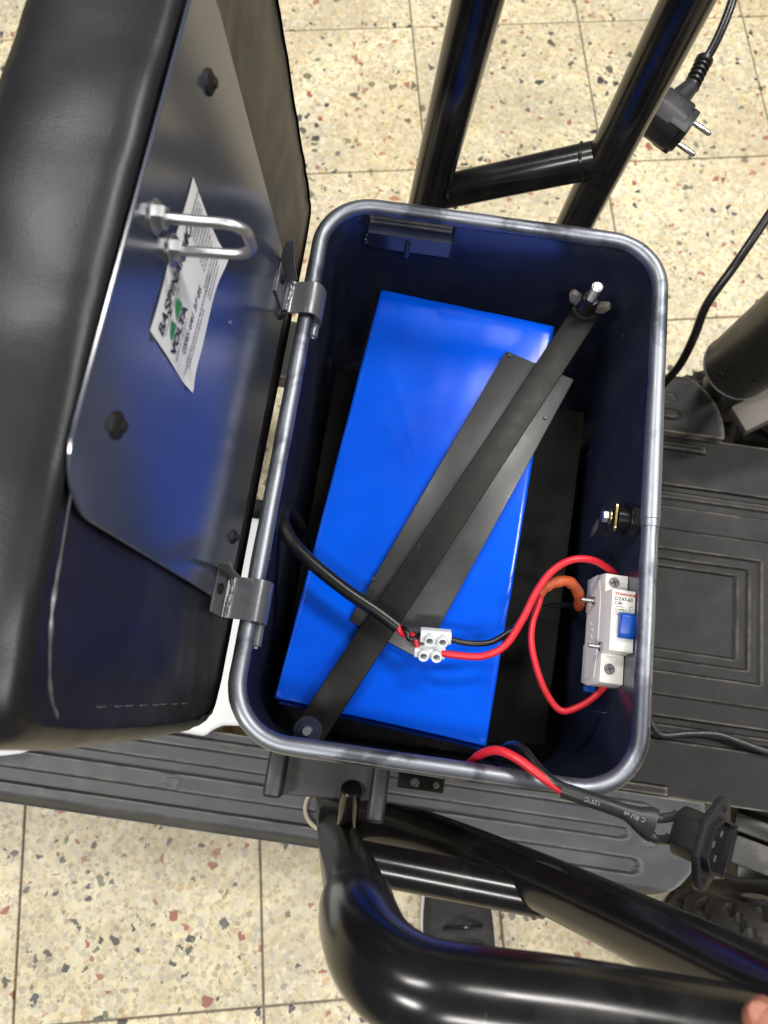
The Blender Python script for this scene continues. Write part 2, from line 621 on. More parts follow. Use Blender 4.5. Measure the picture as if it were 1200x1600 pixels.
# ------------------------------------------------------------------ floor: terrazzo tiles on grout
GA = math.radians(11.9)
GO = Vector((-0.4107, -0.5955, 0))
gx = Vector((math.cos(GA), math.sin(GA), 0))
gy = Vector((-math.sin(GA), math.cos(GA), 0))
T = 0.30
bm = bmesh.new()
inner_q = [GO + gx * (i * T) + gy * (j * T) for i, j in ((-5, -5), (11, -5), (11, 12), (-5, 12))]
outer_q = [GO + gx * (i * T) + gy * (j * T) for i, j in ((-25, -25), (31, -25), (31, 32), (-25, 32))]
vi = [bm.verts.new((p.x, p.y, -0.0035)) for p in inner_q]
vm = [bm.verts.new((p.x, p.y, -0.0005)) for p in inner_q]
vo = [bm.verts.new((p.x, p.y, -0.0005)) for p in outer_q]
bm.faces.new(vi)
for k in range(4):
    j = (k + 1) % 4
    bm.faces.new((vi[k], vi[j], vm[j], vm[k])).material_index = 1
    bm.faces.new((vm[k], vm[j], vo[j], vo[k])).material_index = 1
floor = obj('floor', bm, 'grout', smooth=False)
floor.data.materials.append(M['terrazzo'])
floor['kind'] = 'structure'
bm = bm_box((0.0013, 0.0013, -0.012), (T - 0.0013, T - 0.0013, 0), 0.0009, 1)
tile0 = None
for i in range(-5, 11):
    for j in range(-5, 12):
        if tile0 is None:
            o = obj('tile', bm, 'terrazzo', floor, smooth=False, local=True)
            tile0 = o
        else:
            o = tile0.copy()
            COL.objects.link(o)
        o.location = GO + gx * (i * T) + gy * (j * T) + Vector((0, 0, random.uniform(-0.0006, 0.0004)))
        o.rotation_euler = (0, 0, GA)
# the rest of the hall floor, too far outside the frame to pick tiles apart

# ------------------------------------------------------------------ scooter: deck, armrest frames, wheels
DZ = 0.20
sc = thing('electric_scooter', 'black tubular electric scooter with ridged plastic deck under the battery box', 'scooter', (0, 0, 0))


def ridge_steps(edges):
    def f(y):
        h = 0
        for y0, dh in edges:
            h += dh * sstep(y0 - 0.0012, y0 + 0.0012, y)
        return h
    return f


# near runner (towards the viewer), long steps along it
near_prof = ridge_steps([(-0.306, 0.004), (-0.294, -0.0035), (-0.279, 0.005), (-0.262, -0.0035), (-0.250, 0.0045), (-0.236, -0.003), (-0.222, 0.004)])


def slot(x, y, x0, x1, yc, w):
    cx = min(max(x, x0), x1)
    d = math.hypot(x - cx, y - yc)
    return sstep(w, w - 0.003, d)


def near_h(x, y):
    h = -0.0048 * slot(x, y, -0.9, 0.250, -0.2865, 0.0088)
    h += -0.0042 * slot(x, y, -0.9, 0.238, -0.2560, 0.0068)
    h += 0.0045 * slot(x, y, -0.9, 0.262, -0.2290, 0.0068)
    for cx, cy in ((0.268, -0.258), (-0.237, -0.271)):
        d = abs(math.hypot(x - cx, y - cy) - 0.0065)
        h += 0.0014 * (1 - sstep(0.0, 0.0016, d))
    h -= 0.016 * sstep(-0.300, -0.3165, y) ** 2
    return h


def near_map(x, y):
    # rounded nose at the +x end
    xe = 0.325
    t = (x + 0.60) / (xe + 0.60)
    yo, yi = -0.3165, -0.215
    f = (y - yo) / (yi - yo)
    k = max(0.0, 1 - f / 0.75)
    xmax = xe - 0.07 * (1 - math.sqrt(max(0, 1 - k * k)))
    return (-0.60 + t * (xmax + 0.60), y)


obj('side_runner', heightfield(frange(-0.60, 0.325, 0.0035), frange(-0.3165, -0.215, 0.0012), near_h, DZ, 0.03, near_map), 'deck', sc, auto=50)


def far_h(x, y):
    h = 0.004 * slot(x, y, 0.0, 0.275, 0.222, 0.007)
    d = abs(math.hypot(x - 0.268, y - 0.243) - 0.006)
    h += 0.0014 * (1 - sstep(0, 0.0016, d))
    h -= 0.016 * sstep(0.268, 0.285, y) ** 2
    return h


def far_map(x, y):
    xe = 0.336
    t = (x + 0.60) / (xe + 0.60)
    f = (0.285 - y) / 0.085
    k = max(0.0, 1 - f / 0.95)
    xmax = xe - 0.085 * (1 - math.sqrt(max(0, 1 - k * k)))
    return (-0.60 + t * (xmax + 0.60), y)


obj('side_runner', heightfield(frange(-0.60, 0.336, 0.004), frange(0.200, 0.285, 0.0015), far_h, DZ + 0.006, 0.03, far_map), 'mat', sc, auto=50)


def inrect(x, y, x0, x1, y0, y1, w=0.0012):
    return sstep(x0 - w, x0 + w, x) * (1 - sstep(x1 - w, x1 + w, x)) * sstep(y0 - w, y0 + w, y) * (1 - sstep(y1 - w, y1 + w, y))


def foot_h(x, y):
    h = -0.0030 * inrect(x, y, -0.2, 0.384, -0.083, 0.057)
    h += -0.0030 * inrect(x, y, -0.2, 0.371, -0.069, 0.046)
    h += -0.0030 * inrect(x, y, -0.2, 0.359, -0.058, 0.037)
    for y0, dh in ((0.136, -0.004), (0.128, 0.003), (0.120, -0.003), (0.110, 0.004)):
        h += dh * sstep(y0 + 0.001, y0 - 0.001, y)
    for y0, dh in ((-0.132, -0.004), (-0.140, 0.003), (-0.148, -0.003), (-0.156, 0.004)):
        h += dh * sstep(y0 + 0.001, y0 - 0.001, y)
    h += 0.0018 * sstep(0.082, 0.080, y) * sstep(-0.110, -0.108, y)
    h += 0.007 * inrect(x, y, -0.2, 0.285, -0.214, -0.204)
    h += 0.006 * inrect(x, y, -0.2, 0.318, 0.180, 0.189, 0.0018)
    return h


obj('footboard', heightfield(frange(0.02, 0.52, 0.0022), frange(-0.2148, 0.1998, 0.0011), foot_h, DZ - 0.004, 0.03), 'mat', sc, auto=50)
# rear frame rail behind the box
obj('rear_rail', bm_box((-0.60, 0.02, DZ - 0.045), (-0.10, 0.05, DZ - 0.012), 0.003), 'gloss_black', sc)
# battery box cradle under the box
obj('cradle', bm_box((-0.10, -0.17, DZ - 0.001), (0.10, 0.17, 0.288), 0.004), 'gloss_black', sc)

AR = 0.017


def weld(p, axis, r, seed=0):
    """bead of weld round a tube end"""
    rnd = random.Random(seed)
    fr = frame_of(axis)
    pts = []
    rr = []
    for k in range(28):
        t = 2 * math.pi * k / 28
        q = V(p) + fr.col[0] * math.cos(t) * r + fr.col[1] * math.sin(t) * r
        pts.append(q)
        rr.append(0.0012 * rnd.uniform(0.4, 1.6))
    return bm_tube(pts, rr, 8, closed=True)


# far armrest frame (two posts and a cross tube)
tA0, tA1 = V((-0.0553, 0.2620, 0.4603)), V((-0.0383, 0.2620, 0.6621))
dA = (tA1 - tA0).normalized()
obj('armrest_post', bm_tube([tA0 - dA * 0.28, tA0, tA1, tA1 + dA * 0.05], 0.0162, 32), 'gloss_black', sc)
tB0, tB1 = V((0.0763, 0.2620, 0.4703)), V((0.0850, 0.2620, 0.6793))
dB = (tB1 - tB0).normalized()
obj('armrest_post', bm_tube([tB0 - dB * 0.26, tB0, tB1, tB1 + dB * 0.05], 0.0158, 32), 'gloss_black', sc)
c0, c1 = V((-0.0495, 0.2620, 0.4839)), V((0.0793, 0.2620, 0.5509))
ln = (c1 - c0).length
dc = (c1 - c0).normalized()
cb = obj('cross_tube', bm_tube([c0, c0 + dc * 0.013, c0 + dc * 0.022, c1 - dc * 0.022, c1 - dc * 0.013, c1], [0.0140] * 6, 28), 'gloss_black', sc)
dc = (c1 - c0).normalized()
obj('weld_bead', weld(c0 + dc * 0.0175, dc, 0.0138, 1), 'gloss_black', cb)
obj('weld_bead', weld(c1 - dc * 0.0185, dc, 0.0138, 2), 'gloss_black', cb)
obj('armrest', bm_tube([tA1 + dA * 0.05, (tA1 + tB1) / 2 + Vector((0, 0, 0.06)), tB1 + dB * 0.05], AR, 24), 'gloss_black', sc)

# near armrest frame
post = spline([(-0.0707, -0.2564, 0.2000), (-0.0544, -0.2702, 0.3600), (-0.0406, -0.2621, 0.5550), (-0.0350, -0.2620, 0.6150)], 10)
po = obj('armrest_post', bm_tube(post, 0.0165, 32), 'gloss_black', sc)
arm = spline([(-0.0367, -0.2624, 0.5950), (-0.0347, -0.2626, 0.6400), (-0.0264, -0.2668, 0.6750), (-0.0097, -0.2702, 0.6900), (0.0163, -0.2701, 0.6930), (0.0565, -0.2698, 0.6920), (0.1374, -0.2718, 0.6900), (0.2531, -0.2748, 0.6880)], 12)
obj('armrest', bm_tube(arm, [0.012 + 0.0068 * min(1, i / 6) for i in range(len(arm))], 40), 'gloss_black', sc)
diag = spline([(-0.0602, -0.2598, 0.3500), (0.0016, -0.2542, 0.4050), (0.0729, -0.2585, 0.4950), (0.1156, -0.2605, 0.5850), (0.1354, -0.2582, 0.6650), (0.1408, -0.2539, 0.7200)], 8)
obj('brace_tube', bm_tube(diag, 0.0172, 32), 'gloss_black', sc)
x0, x1 = V((-0.0364, -0.2634, 0.5000)), V((0.0852, -0.2687, 0.5000))
ct = obj('cross_tube', bm_tube([x0, x1], 0.0128, 28), 'gloss_black', sc)
dx = (x1 - x0).normalized()
obj('weld_bead', weld(x1 - dx * 0.006, dx, 0.0128, 3), 'gloss_black', ct)
s0, s1 = V((-0.0477, -0.2230, 0.4720)), V((-0.0474, -0.2574, 0.4360))
st = obj('stub_tube', bm_cyl(s0, s1, 0.0072, 20, 0.001), 'gloss_black', sc)
obj('weld_bead', weld(s1, s1 - s0, 0.0075, 4), 'gloss_black', st)
obj('weld_bead', bm_tube(spline([(-0.0433, -0.2597, 0.4320), (-0.0358, -0.2643, 0.4500), (-0.0282, -0.2670, 0.4750)], 8), [0.002 + 0.0012 * random.random() for _ in range(17)], 8), 'gloss_black', st)
# cut hole edge where the post goes through the runner
ring = V((-0.0693, -0.2733, 0.2005))
pts = [ring + Vector((math.cos(a) * 0.024, math.sin(a) * 0.022, 0.0035)) for a in [2 * math.pi * k / 40 for k in range(40)]]
obj('hole_edge', bm_tube(pts, 0.0022, 8, closed=True), 'bare_edge', sc)

# front wheels and steering pieces that show at the right edge


def wheel(center, axis, R, rt):
    c = V(center)
    fr = frame_of(axis)
    prof = []
    bm = bmesh.new()
    N, Mn = 144, 36
    rings = []
    for i in range(N):
        a = 2 * math.pi * i / N
        u = fr.col[0] * math.cos(a) + fr.col[1] * math.sin(a)
        rg = []
        for k in range(Mn):
            t = 2 * math.pi * k / Mn
            rr = rt
            tt = math.atan2(math.sin(t), math.cos(t))
            if abs(tt) < 1.25:
                # slanted tread grooves either side of a centre rib
                if 0.16 < abs(tt) and (i + int(abs(tt) * 9)) % 9 < 2:
                    rr -= 0.0055
                elif 0.10 < abs(tt) <= 0.18:
                    rr -= 0.0045
            rg.append(bm.verts.new(c + u * (R - rt + math.cos(t) * rr) + fr.col[2] * math.sin(t) * rr))
        rings.append(rg)
    for i in range(N):
        A, B = rings[i], rings[(i + 1) % N]
        for k in range(Mn):
            bm.faces.new((A[k], A[(k + 1) % Mn], B[(k + 1) % Mn], B[k]))
    w = obj('wheel', bm, 'tyre', sc, auto=30)
    bm = bm_cyl(c - fr.col[2] * rt * 0.55, c + fr.col[2] * rt * 0.55, R - rt * 1.55, 40, 0.003)
    obj('rim', bm, 'gloss_black', w)
    bm = bm_cyl(c - fr.col[2] * rt * 0.9, c + fr.col[2] * rt * 0.9, 0.016, 20, 0.002)
    obj('hub', bm, 'shell', w)
    return w


wheel((0.432, -0.352, 0.107), (-0.12, 1, 0.0), 0.107, 0.044)
wheel((0.395, 0.275, 0.105), (0.15, 1, 0.0), 0.105, 0.034)
# tapered headlamp shell with screws, near the far front corner
h0, h1 = V((0.2883, 0.2251, 0.3300)), V((0.2959, 0.2199, 0.4700))
hd = (h1 - h0).normalized()
hs = obj('lamp_shell', bm_tube([h0, h0 + hd * 0.004, h0 + hd * 0.2], [0.034, 0.0355, 0.042], 40), 'shell', sc)
fr_h = frame_of(hd)
obj('shell_rim', bm_tube([h0 + hd * 0.002 + (fr_h.col[0] * math.cos(a) + fr_h.col[1] * math.sin(a)) * 0.0352 for a in [2 * math.pi * k / 48 for k in range(48)]], 0.0013, 8, closed=True), 'hinge', hs)
for along, turn in ((0.024, -0.10), (0.050, 0.62)):
    c_ = h0 + hd * along
    to_cam = (V((-0.0462, -0.1679, 1.0116)) - c_).normalized()
    n_ = (to_cam - hd * to_cam.dot(hd)).normalized()
    n_ = Matrix.Rotation(turn, 3, hd) @ n_
    p_ = c_ + n_ * 0.0362
    obj('screw', bm_cyl(p_ - n_ * 0.002, p_ + n_ * 0.0016, 0.0034, 14, 0.0006), 'hole', hs)
fb0 = V((0.3256, 0.1977, 0.2700))
m4 = Matrix.Translation(fb0) @ Matrix.Rotation(math.radians(32), 4, 'Z') @ Matrix.Rotation(math.radians(-25), 4, 'Y')
obj('steering_link', bm_box((-0.006, -0.016, -0.016), (0.15, 0.016, 0.016), 0.002, mtx=m4), 'taupe', sc)
obj('fork_leg', bm_tube([(0.3286, 0.2746, 0.2000), (0.3130, 0.2421, 0.2800), (0.3118, 0.2399, 0.3300)], 0.017, 20), 'shell', sc)
obj('axle_beam', bm_box((0.40, -0.30, 0.09), (0.44, 0.26, 0.12), 0.004), 'shell', sc)
m4 = Matrix.Translation(V((0.4065, -0.2669, 0.1300))) @ Matrix.Rotation(math.radians(-12), 4, 'Z')
obj('footboard_bracket', bm_box((-0.022, -0.014, -0.012), (0.09, 0.016, 0.012), 0.002, mtx=m4), 'deck_dust', sc)
obj('footboard_bracket', bm_box((-0.028, 0.020, -0.010), (0.09, 0.040, 0.014), 0.002, mtx=m4), 'shell', sc)
obj('wire_loop', bm_tube(spline([(0.3781, -0.2358, 0.1600), (0.3679, -0.2750, 0.1500), (0.3766, -0.2914, 0.1500), (0.4190, -0.2896, 0.1500)], 8), 0.003, 8), 'foam', sc)

# bracket under the box front, two ribs and a bolt
bk = obj('box_bracket', bm_prism([(-0.105, -0.197), (-0.105, -0.233), (-0.098, -0.235), (-0.032, -0.231), (-0.028, -0.197)], 0.458, 0.466, 0.001, 1), 'deck_dust', sc)
obj('rib', bm_box((-0.1075, -0.236, 0.455), (-0.0945, -0.197, 0.484), 0.0028, 3), 'socket', bk)
obj('rib', bm_box((-0.0345, -0.242, 0.455), (-0.0225, -0.197, 0.484), 0.0028, 3), 'socket', bk)
b0 = V((0.0050, -0.2187, 0.4000))
obj('bolt_plate', bm_box(b0 - Vector((0.017, 0.006, 0.004)), b0 + Vector((0.020, 0.022, 0.002)), 0.001, 1), 'deck_dust', sc)
obj('bolt', bm_cyl(b0 + Vector((-0.004, 0, 0)), b0 + Vector((-0.004, 0, 0.008)), 0.004, 6, 0.0006), 'zinc', sc)
obj('bolt', bm_cyl(b0 + Vector((0.013, 0, 0)), b0 + Vector((0.013, 0, 0.005)), 0.003, 6, 0.0006), 'zinc', sc)

# ------------------------------------------------------------------ battery box
BX0, BX1, BY0, BY1, BR = -0.1285, 0.1280, -0.1972, 0.1972, 0.038
RZ = 0.54
box = thing('battery_box', 'open dark navy steel battery box with rounded bare steel rim', 'metal box', (0, 0, 0.29))
bm = bmesh.new()
outer = rrect(BX0, BX1, BY0, BY1, BR, 10)
inner = rrect(BX0 + 0.0016, BX1 - 0.0016, BY0 + 0.0016, BY1 - 0.0016, BR - 0.0016, 10)
zs = frange(0.29, RZ, 0.025)
Ro = [[bm.verts.new((x, y, z)) for x, y in outer] for z in zs]
Ri = [[bm.verts.new((x, y, z)) for x, y in inner] for z in zs]
n = len(outer)
for i in range(len(zs) - 1):
    for k in range(n):
        j = (k + 1) % n
        bm.faces.new((Ro[i][k], Ro[i][j], Ro[i + 1][j], Ro[i + 1][k]))
        bm.faces.new((Ri[i][j], Ri[i][k], Ri[i + 1][k], Ri[i + 1][j]))
for k in range(n):
    j = (k + 1) % n
    bm.faces.new((Ro[-1][k], Ro[-1][j], Ri[-1][j], Ri[-1][k]))
    bm.faces.new((Ro[0][j], Ro[0][k], Ri[0][k], Ri[0][j]))
obj('wall', bm, 'box_paint', box)
obj('bottom', bm_prism(inner, 0.2905, 0.293), 'box_paint', box)
# rolled rim: from the lap joint round the loop and back to it
path = [Vector((x, y, RZ)) for x, y in rrect(BX0, BX1, BY0, BY1, BR, 12)]
dense = []
for i in range(len(path)):
    a, b_ = path[i], path[(i + 1) % len(path)]
    kk = max(1, int((b_ - a).length / 0.012))
    for q in range(kk):
        dense.append(a.lerp(b_, q / kk))
jy = V((0.1237, -0.0196, 0.5400)).y
start = min(range(len(dense)), key=lambda i: (dense[i] - Vector((BX1, jy, RZ))).length)
dense = dense[start:] + dense[:start]
loop = dense + [dense[0]]
nl = len(loop)
jit = random.Random(3)
rad = []
for i in range(nl):
    rad.append(0.0058 + 0.00012 * math.sin(i * 0.7) + 0.00015 * jit.uniform(-1, 1))
rad[0] = rad[1] = 0.0062
rad[-1] = rad[-2] = 0.0056
# the overlapping sleeve end sits on the +y side of the joint
rim = obj('rim', bm_tube(loop, rad, 20), 'rim', box)
sy = [Vector((BX1, jy + d, RZ)) for d in (0.0, 0.0006, 0.02, 0.06, 0.10)]
obj('rim_sleeve', bm_tube(sy, [0.0059, 0.0066, 0.0065, 0.0063, 0.0059], 20), 'rim', rim)
# seam line of the folded edging along the top of near side and right side
seam = [Vector((x, y, RZ + 0.0049)) for x, y in ((-0.07, BY0 - 0.0035), (0.0, BY0 - 0.0038), (0.085, BY0 - 0.0035))]
obj('rim_seam', bm_tube(spline(seam, 20), [0.0003 + 0.0005 * jit.random() for _ in range(41)], 6), 'ink_grey', rim)
seam = [Vector((BX1 + 0.0030, y, RZ + 0.0050)) for y in (-0.155, -0.12, -0.08, -0.03)]
obj('rim_seam', bm_tube(spline(seam, 16), [0.0002 + 0.0006 * jit.random() for _ in range(49)], 6), 'ink_grey', rim)

# latch keeper on the far wall
lk = obj('latch_keeper', bm_box((-0.096, 0.1835, 0.509), (-0.030, 0.1850, 0.528), 0.0005, 1), 'box_paint', box)
obj('flange', bm_box((-0.0955, 0.1851, 0.5265), (-0.0305, 0.1955, 0.528), 0.0004, 1), 'box_paint', lk)
for x in (-0.0965, -0.0305):
    obj('weld_bead', bm_tube(spline([(x, 0.194, 0.526), (x + 0.001, 0.190, 0.521), (x, 0.187, 0.517), (x - 0.0006, 0.185, 0.513)], 5), [0.0012 + 0.0011 * random.random() for _ in range(16)], 8), 'box_paint', lk)
obj('stud', bm_tube([(-0.064, 0.1835, 0.5215), (-0.064, 0.1805, 0.517), (-0.064, 0.1790, 0.511)], 0.0022, 10), 'box_paint', lk)

# hinge knuckles under the left rim (box side)
for yy in (0.0965, -0.128):
    kn = obj('hinge_knuckle', bm_cyl((BX0 + 0.0065, yy - 0.012, RZ - 0.006), (BX0 + 0.0065, yy + 0.012, RZ - 0.006), 0.0036, 14, 0.0006), 'hinge', box)
    obj('hinge_pin', bm_cyl((BX0 + 0.0065, yy - 0.0135, RZ - 0.006), (BX0 + 0.0065, yy + 0.0135, RZ - 0.006), 0.0018, 10), 'zinc', kn)
# housing outside the right wall behind the breaker, its shadow painted in as black
obj('outer_housing', bm_box((0.1282, -0.122, 0.40), (0.1475, -0.062, 0.47), 0.002), 'hole', box)

# cam lock through the right wall
cl = thing('cam_lock', 'yellow zinc cam lock with black nut on the right box wall', 'lock', (0.126, -0.0145, 0.519))
LX, LY, LZ = 0.1262, -0.0145, 0.519
obj('nut', bm_cyl((LX - 0.006, LY, LZ), (LX, LY, LZ), 0.0118, 6, 0.0008), 'socket', cl)
obj('washer', bm_cyl((LX - 0.0075, LY, LZ), (LX - 0.006, LY, LZ), 0.0125, 28, 0.0004), 'black_wire', cl)
bm = None
for k in range(6):
    bm = bm_cyl((LX - 0.0140 + k * 0.0011, LY, LZ), (LX - 0.0131 + k * 0.0011, LY, LZ), 0.0085, 24, 0.0003, bm=bm)
bm = bm_cyl((LX - 0.0145, LY, LZ), (LX - 0.007, LY, LZ), 0.0078, 24, bm=bm)
obj('threaded_barrel', bm, 'black_wire', cl)
m4 = Matrix.Translation((LX - 0.0168, LY, LZ)) @ Matrix.Rotation(math.radians(8), 4, 'X') @ Matrix.Rotation(math.radians(90), 4, 'Y')
obj('cam_plate', bm_prism(rrect(-0.0075, 0.030, -0.0105, 0.0105, 0.0035, 4), -0.001, 0.001, 0.0003, 1, mtx=m4), 'brass', cl)
obj('spring_washer', bm_cyl((LX - 0.0205, LY, LZ), (LX - 0.0190, LY, LZ), 0.0062, 24, 0.0004), 'brass', cl)
obj('bolt_head', bm_cyl((LX - 0.0250, LY, LZ), (LX - 0.0205, LY, LZ), 0.0045, 6, 0.0007), 'zinc', cl)

# ------------------------------------------------------------------ seat, swung open on the left rim
seat = thing('seat', 'black vinyl seat swung open on hinges beside the battery box', 'seat', (-0.150, 0, 0.56), (0, math.radians(-3), 0))
outl = [(-0.172, -0.068), (-0.191, -0.054), (-0.198, -0.012), (-0.200, 0.08), (-0.1985, 0.172), (-0.192, 0.194), (-0.170, 0.203), (-0.10, 0.215), (-0.03, 0.2205), (0.06, 0.222),
        (0.15, 0.221), (0.205, 0.214), (0.228, 0.195), (0.2335, 0.14), (0.2315, 0.06), (0.2285, 0.0), (0.2265, -0.045), (0.212, -0.066), (0.12, -0.068), (-0.03, -0.066)]
ol = spline([(0, a, b_) for a, b_ in outl], 14, closed=True)
cen = Vector((0, 0.02, 0.085))
secs = [(0.0, 0.965), (-0.0015, 0.985), (-0.005, 0.998), (-0.012, 1.008), (-0.022, 1.016), (-0.034, 1.020), (-0.046, 1.016), (-0.056, 1.004), (-0.064, 0.975), (-0.069, 0.92), (-0.072, 0.80)]
bm = bmesh.new()
rings = []
for si, (x, s) in enumerate(secs):
    rg = []
    for p in ol:
        q = cen + (p - cen) * s
        nn = noise.noise(Vector((x * 30, p.y * 26, p.z * 26))) + 0.6 * noise.noise(Vector((x * 60 + 9, p.y * 70, p.z * 70)))
        amp = 0.0012 if 0 < si < 9 else 0.0006
        q = q + (p - cen).normalized() * nn * amp
        # gathered corner pleats
        for (cy, cz) in ((0.23, -0.04), (-0.185, -0.05)):
            dd = math.hypot(p.y - cy, p.z - cz)
            q += (p - cen).normalized() * 0.0013 * math.exp(-(dd / 0.035) ** 2) * math.sin(dd * 300 + x * 120)
        if p.y > 0.2:
            q.y += 0.0022 * noise.noise(Vector((x * 12, 3.0, p.z * 34))) + 0.0030 * max(0, noise.noise(Vector((1.0, x * 20, p.z * 60)))) ** 2
        rg.append(bm.verts.new(Vector((x, q.y, q.z))))
    rings.append(rg)
n = len(ol)
for i in range(len(rings) - 1):
    for k in range(n):
        bm.faces.new((rings[i][k], rings[i][(k + 1) % n], rings[i + 1][(k + 1) % n], rings[i + 1][k]))
# crown of the cushion (faces away from the box)
last = rings[-1]
for x, s in ((-0.0755, 0.55), (-0.077, 0.25)):
    rg = [bm.verts.new(Vector((x, (cen + (p - cen) * s).y, (cen + (p - cen) * s).z))) for p in ol]
    for k in range(n):
        bm.faces.new((last[k], last[(k + 1) % n], rg[(k + 1) % n], rg[k]))
    last = rg
bm.faces.new(last)
cush = obj('cushion', bm, 'vinyl', seat, local=True, auto=60)
# vinyl backing on the underside
bm = bmesh.new()
prev = None
for si, s in enumerate((0.968, 0.93, 0.88, 0.82, 0.74, 0.64, 0.5, 0.3)):
    rg = []
    for p in ol:
        q = cen + (p - cen) * s
        nz = noise.noise(Vector((q.y * 22, q.z * 22, 4))) * 0.0018 + noise.noise(Vector((q.y * 60, q.z * 60, 1))) * 0.0007
        fade = 0.15 if si == 0 else 1.0
        edge = 0.0022 * math.exp(-((s - 0.93) / 0.03) ** 2)
        rg.append(bm.verts.new(Vector((-0.0012 + nz * fade * (0.4 + 0.6 * (s > 0.6)) - edge * 0.4, q.y, q.z))))
    if prev:
        for k in range(n):
            bm.faces.new((prev[k], prev[(k + 1) % n], rg[(k + 1) % n], rg[k]))
    prev = rg
bm.faces.new(prev)
obj('vinyl_backing', bm, 'vinyl_under', seat, local=True, auto=60)
# folded vinyl lip along the free edge
lip = [(0.0010, a + 0.0016 * math.sin(b_ * 900), b_ - 0.003 + 0.0022 * math.sin(a * 260)) for a, b_ in ((-0.186, 0.172), (-0.176, 0.188), (-0.150, 0.2005), (-0.125, 0.206), (-0.10, 0.211), (-0.07, 0.214))]
obj('vinyl_lip', bm_tube(spline(lip, 8), [0.0003 + 0.0013 * abs(noise.noise(Vector((i * 0.31, 0, 5)))) for i in range(41)], 8), 'hinge', cush, local=True)
# staples holding the vinyl at the near edge
for k in range(8):
    z = 0.012 + k * 0.0165 + 0.002 * (k % 3)
    obj('staple', bm_tube([(0.0006, -0.1800 - 0.0004 * k, z), (0.0016, -0.1800 - 0.0004 * k, z + 0.0008), (0.0016, -0.1803 - 0.0004 * k, z + 0.0065), (0.0006, -0.1803 - 0.0004 * k, z + 0.0075)], 0.00030, 6), 'hinge', seat, local=True)

# steel base plate with rounded corners (local y across, z away from the hinge)
bm = bm_prism([(a, b_) for a, b_ in rrect(-0.116, 0.128, -0.026, 0.2165, 0.028, 8)][:], 0.0, 0.0018, 0.0004, 1,
              mtx=Matrix(((0, 0, 1, 0.0012), (1, 0, 0, 0), (0, 1, 0, 0), (0, 0, 0, 1))))
plate = obj('base_plate', bm, 'plate_paint', seat, local=True)
PLX = 0.0030


def seat_screw(y, z, r, m, parent):
    bm = bm_tube([(PLX, y, z), (PLX + 0.0012, y, z), (PLX + 0.0026, y, z)], [r, r * 0.95, r * 0.55], 18)
    bm_cyl((PLX + 0.0022, y, z), (PLX + 0.0040, y, z), r * 0.42, 10, 0.0004, bm=bm)
    return obj('screw', bm, m, parent, local=True)


seat_screw(0.094, 0.183, 0.0058, 'hole', plate)
seat_screw(-0.077, 0.1877, 0.0058, 'hole', plate)
seat_screw(0.094, -0.0150, 0.0048, 'hole', plate)
seat_screw(-0.074, -0.0085, 0.0048, 'hole', plate)
obj('rivet', bm_cyl((PLX, 0.0283, 0.0847), (PLX + 0.0008, 0.0283, 0.0847), 0.0018, 12, 0.0003), 'chrome', plate, local=True)

# U-shaped latch loop
ub = obj('latch_loop', bm_tube(spline([(PLX, 0.0085, 0.2000), (0.020, 0.0090, 0.1995), (0.0325, 0.0095, 0.1990), (0.0385, 0.0100, 0.1950), (0.0392, 0.0105, 0.1885), (0.0385, 0.0105, 0.1822), (0.0325, 0.0100, 0.1785), (0.020, 0.0095, 0.1780), (PLX, 0.0090, 0.1775)], 6), 0.0023, 16), 'zinc', seat, local=True)
for y, z in ((0.0085, 0.2000), (0.0090, 0.1775)):
    obj('nut', bm_cyl((PLX, y, z), (PLX + 0.0052, y, z), 0.0050, 6, 0.0008), 'zinc', ub, local=True)
    obj('washer', bm_cyl((PLX, y, z), (PLX + 0.0012, y, z), 0.0070, 24, 0.0003), 'zinc', ub, local=True)

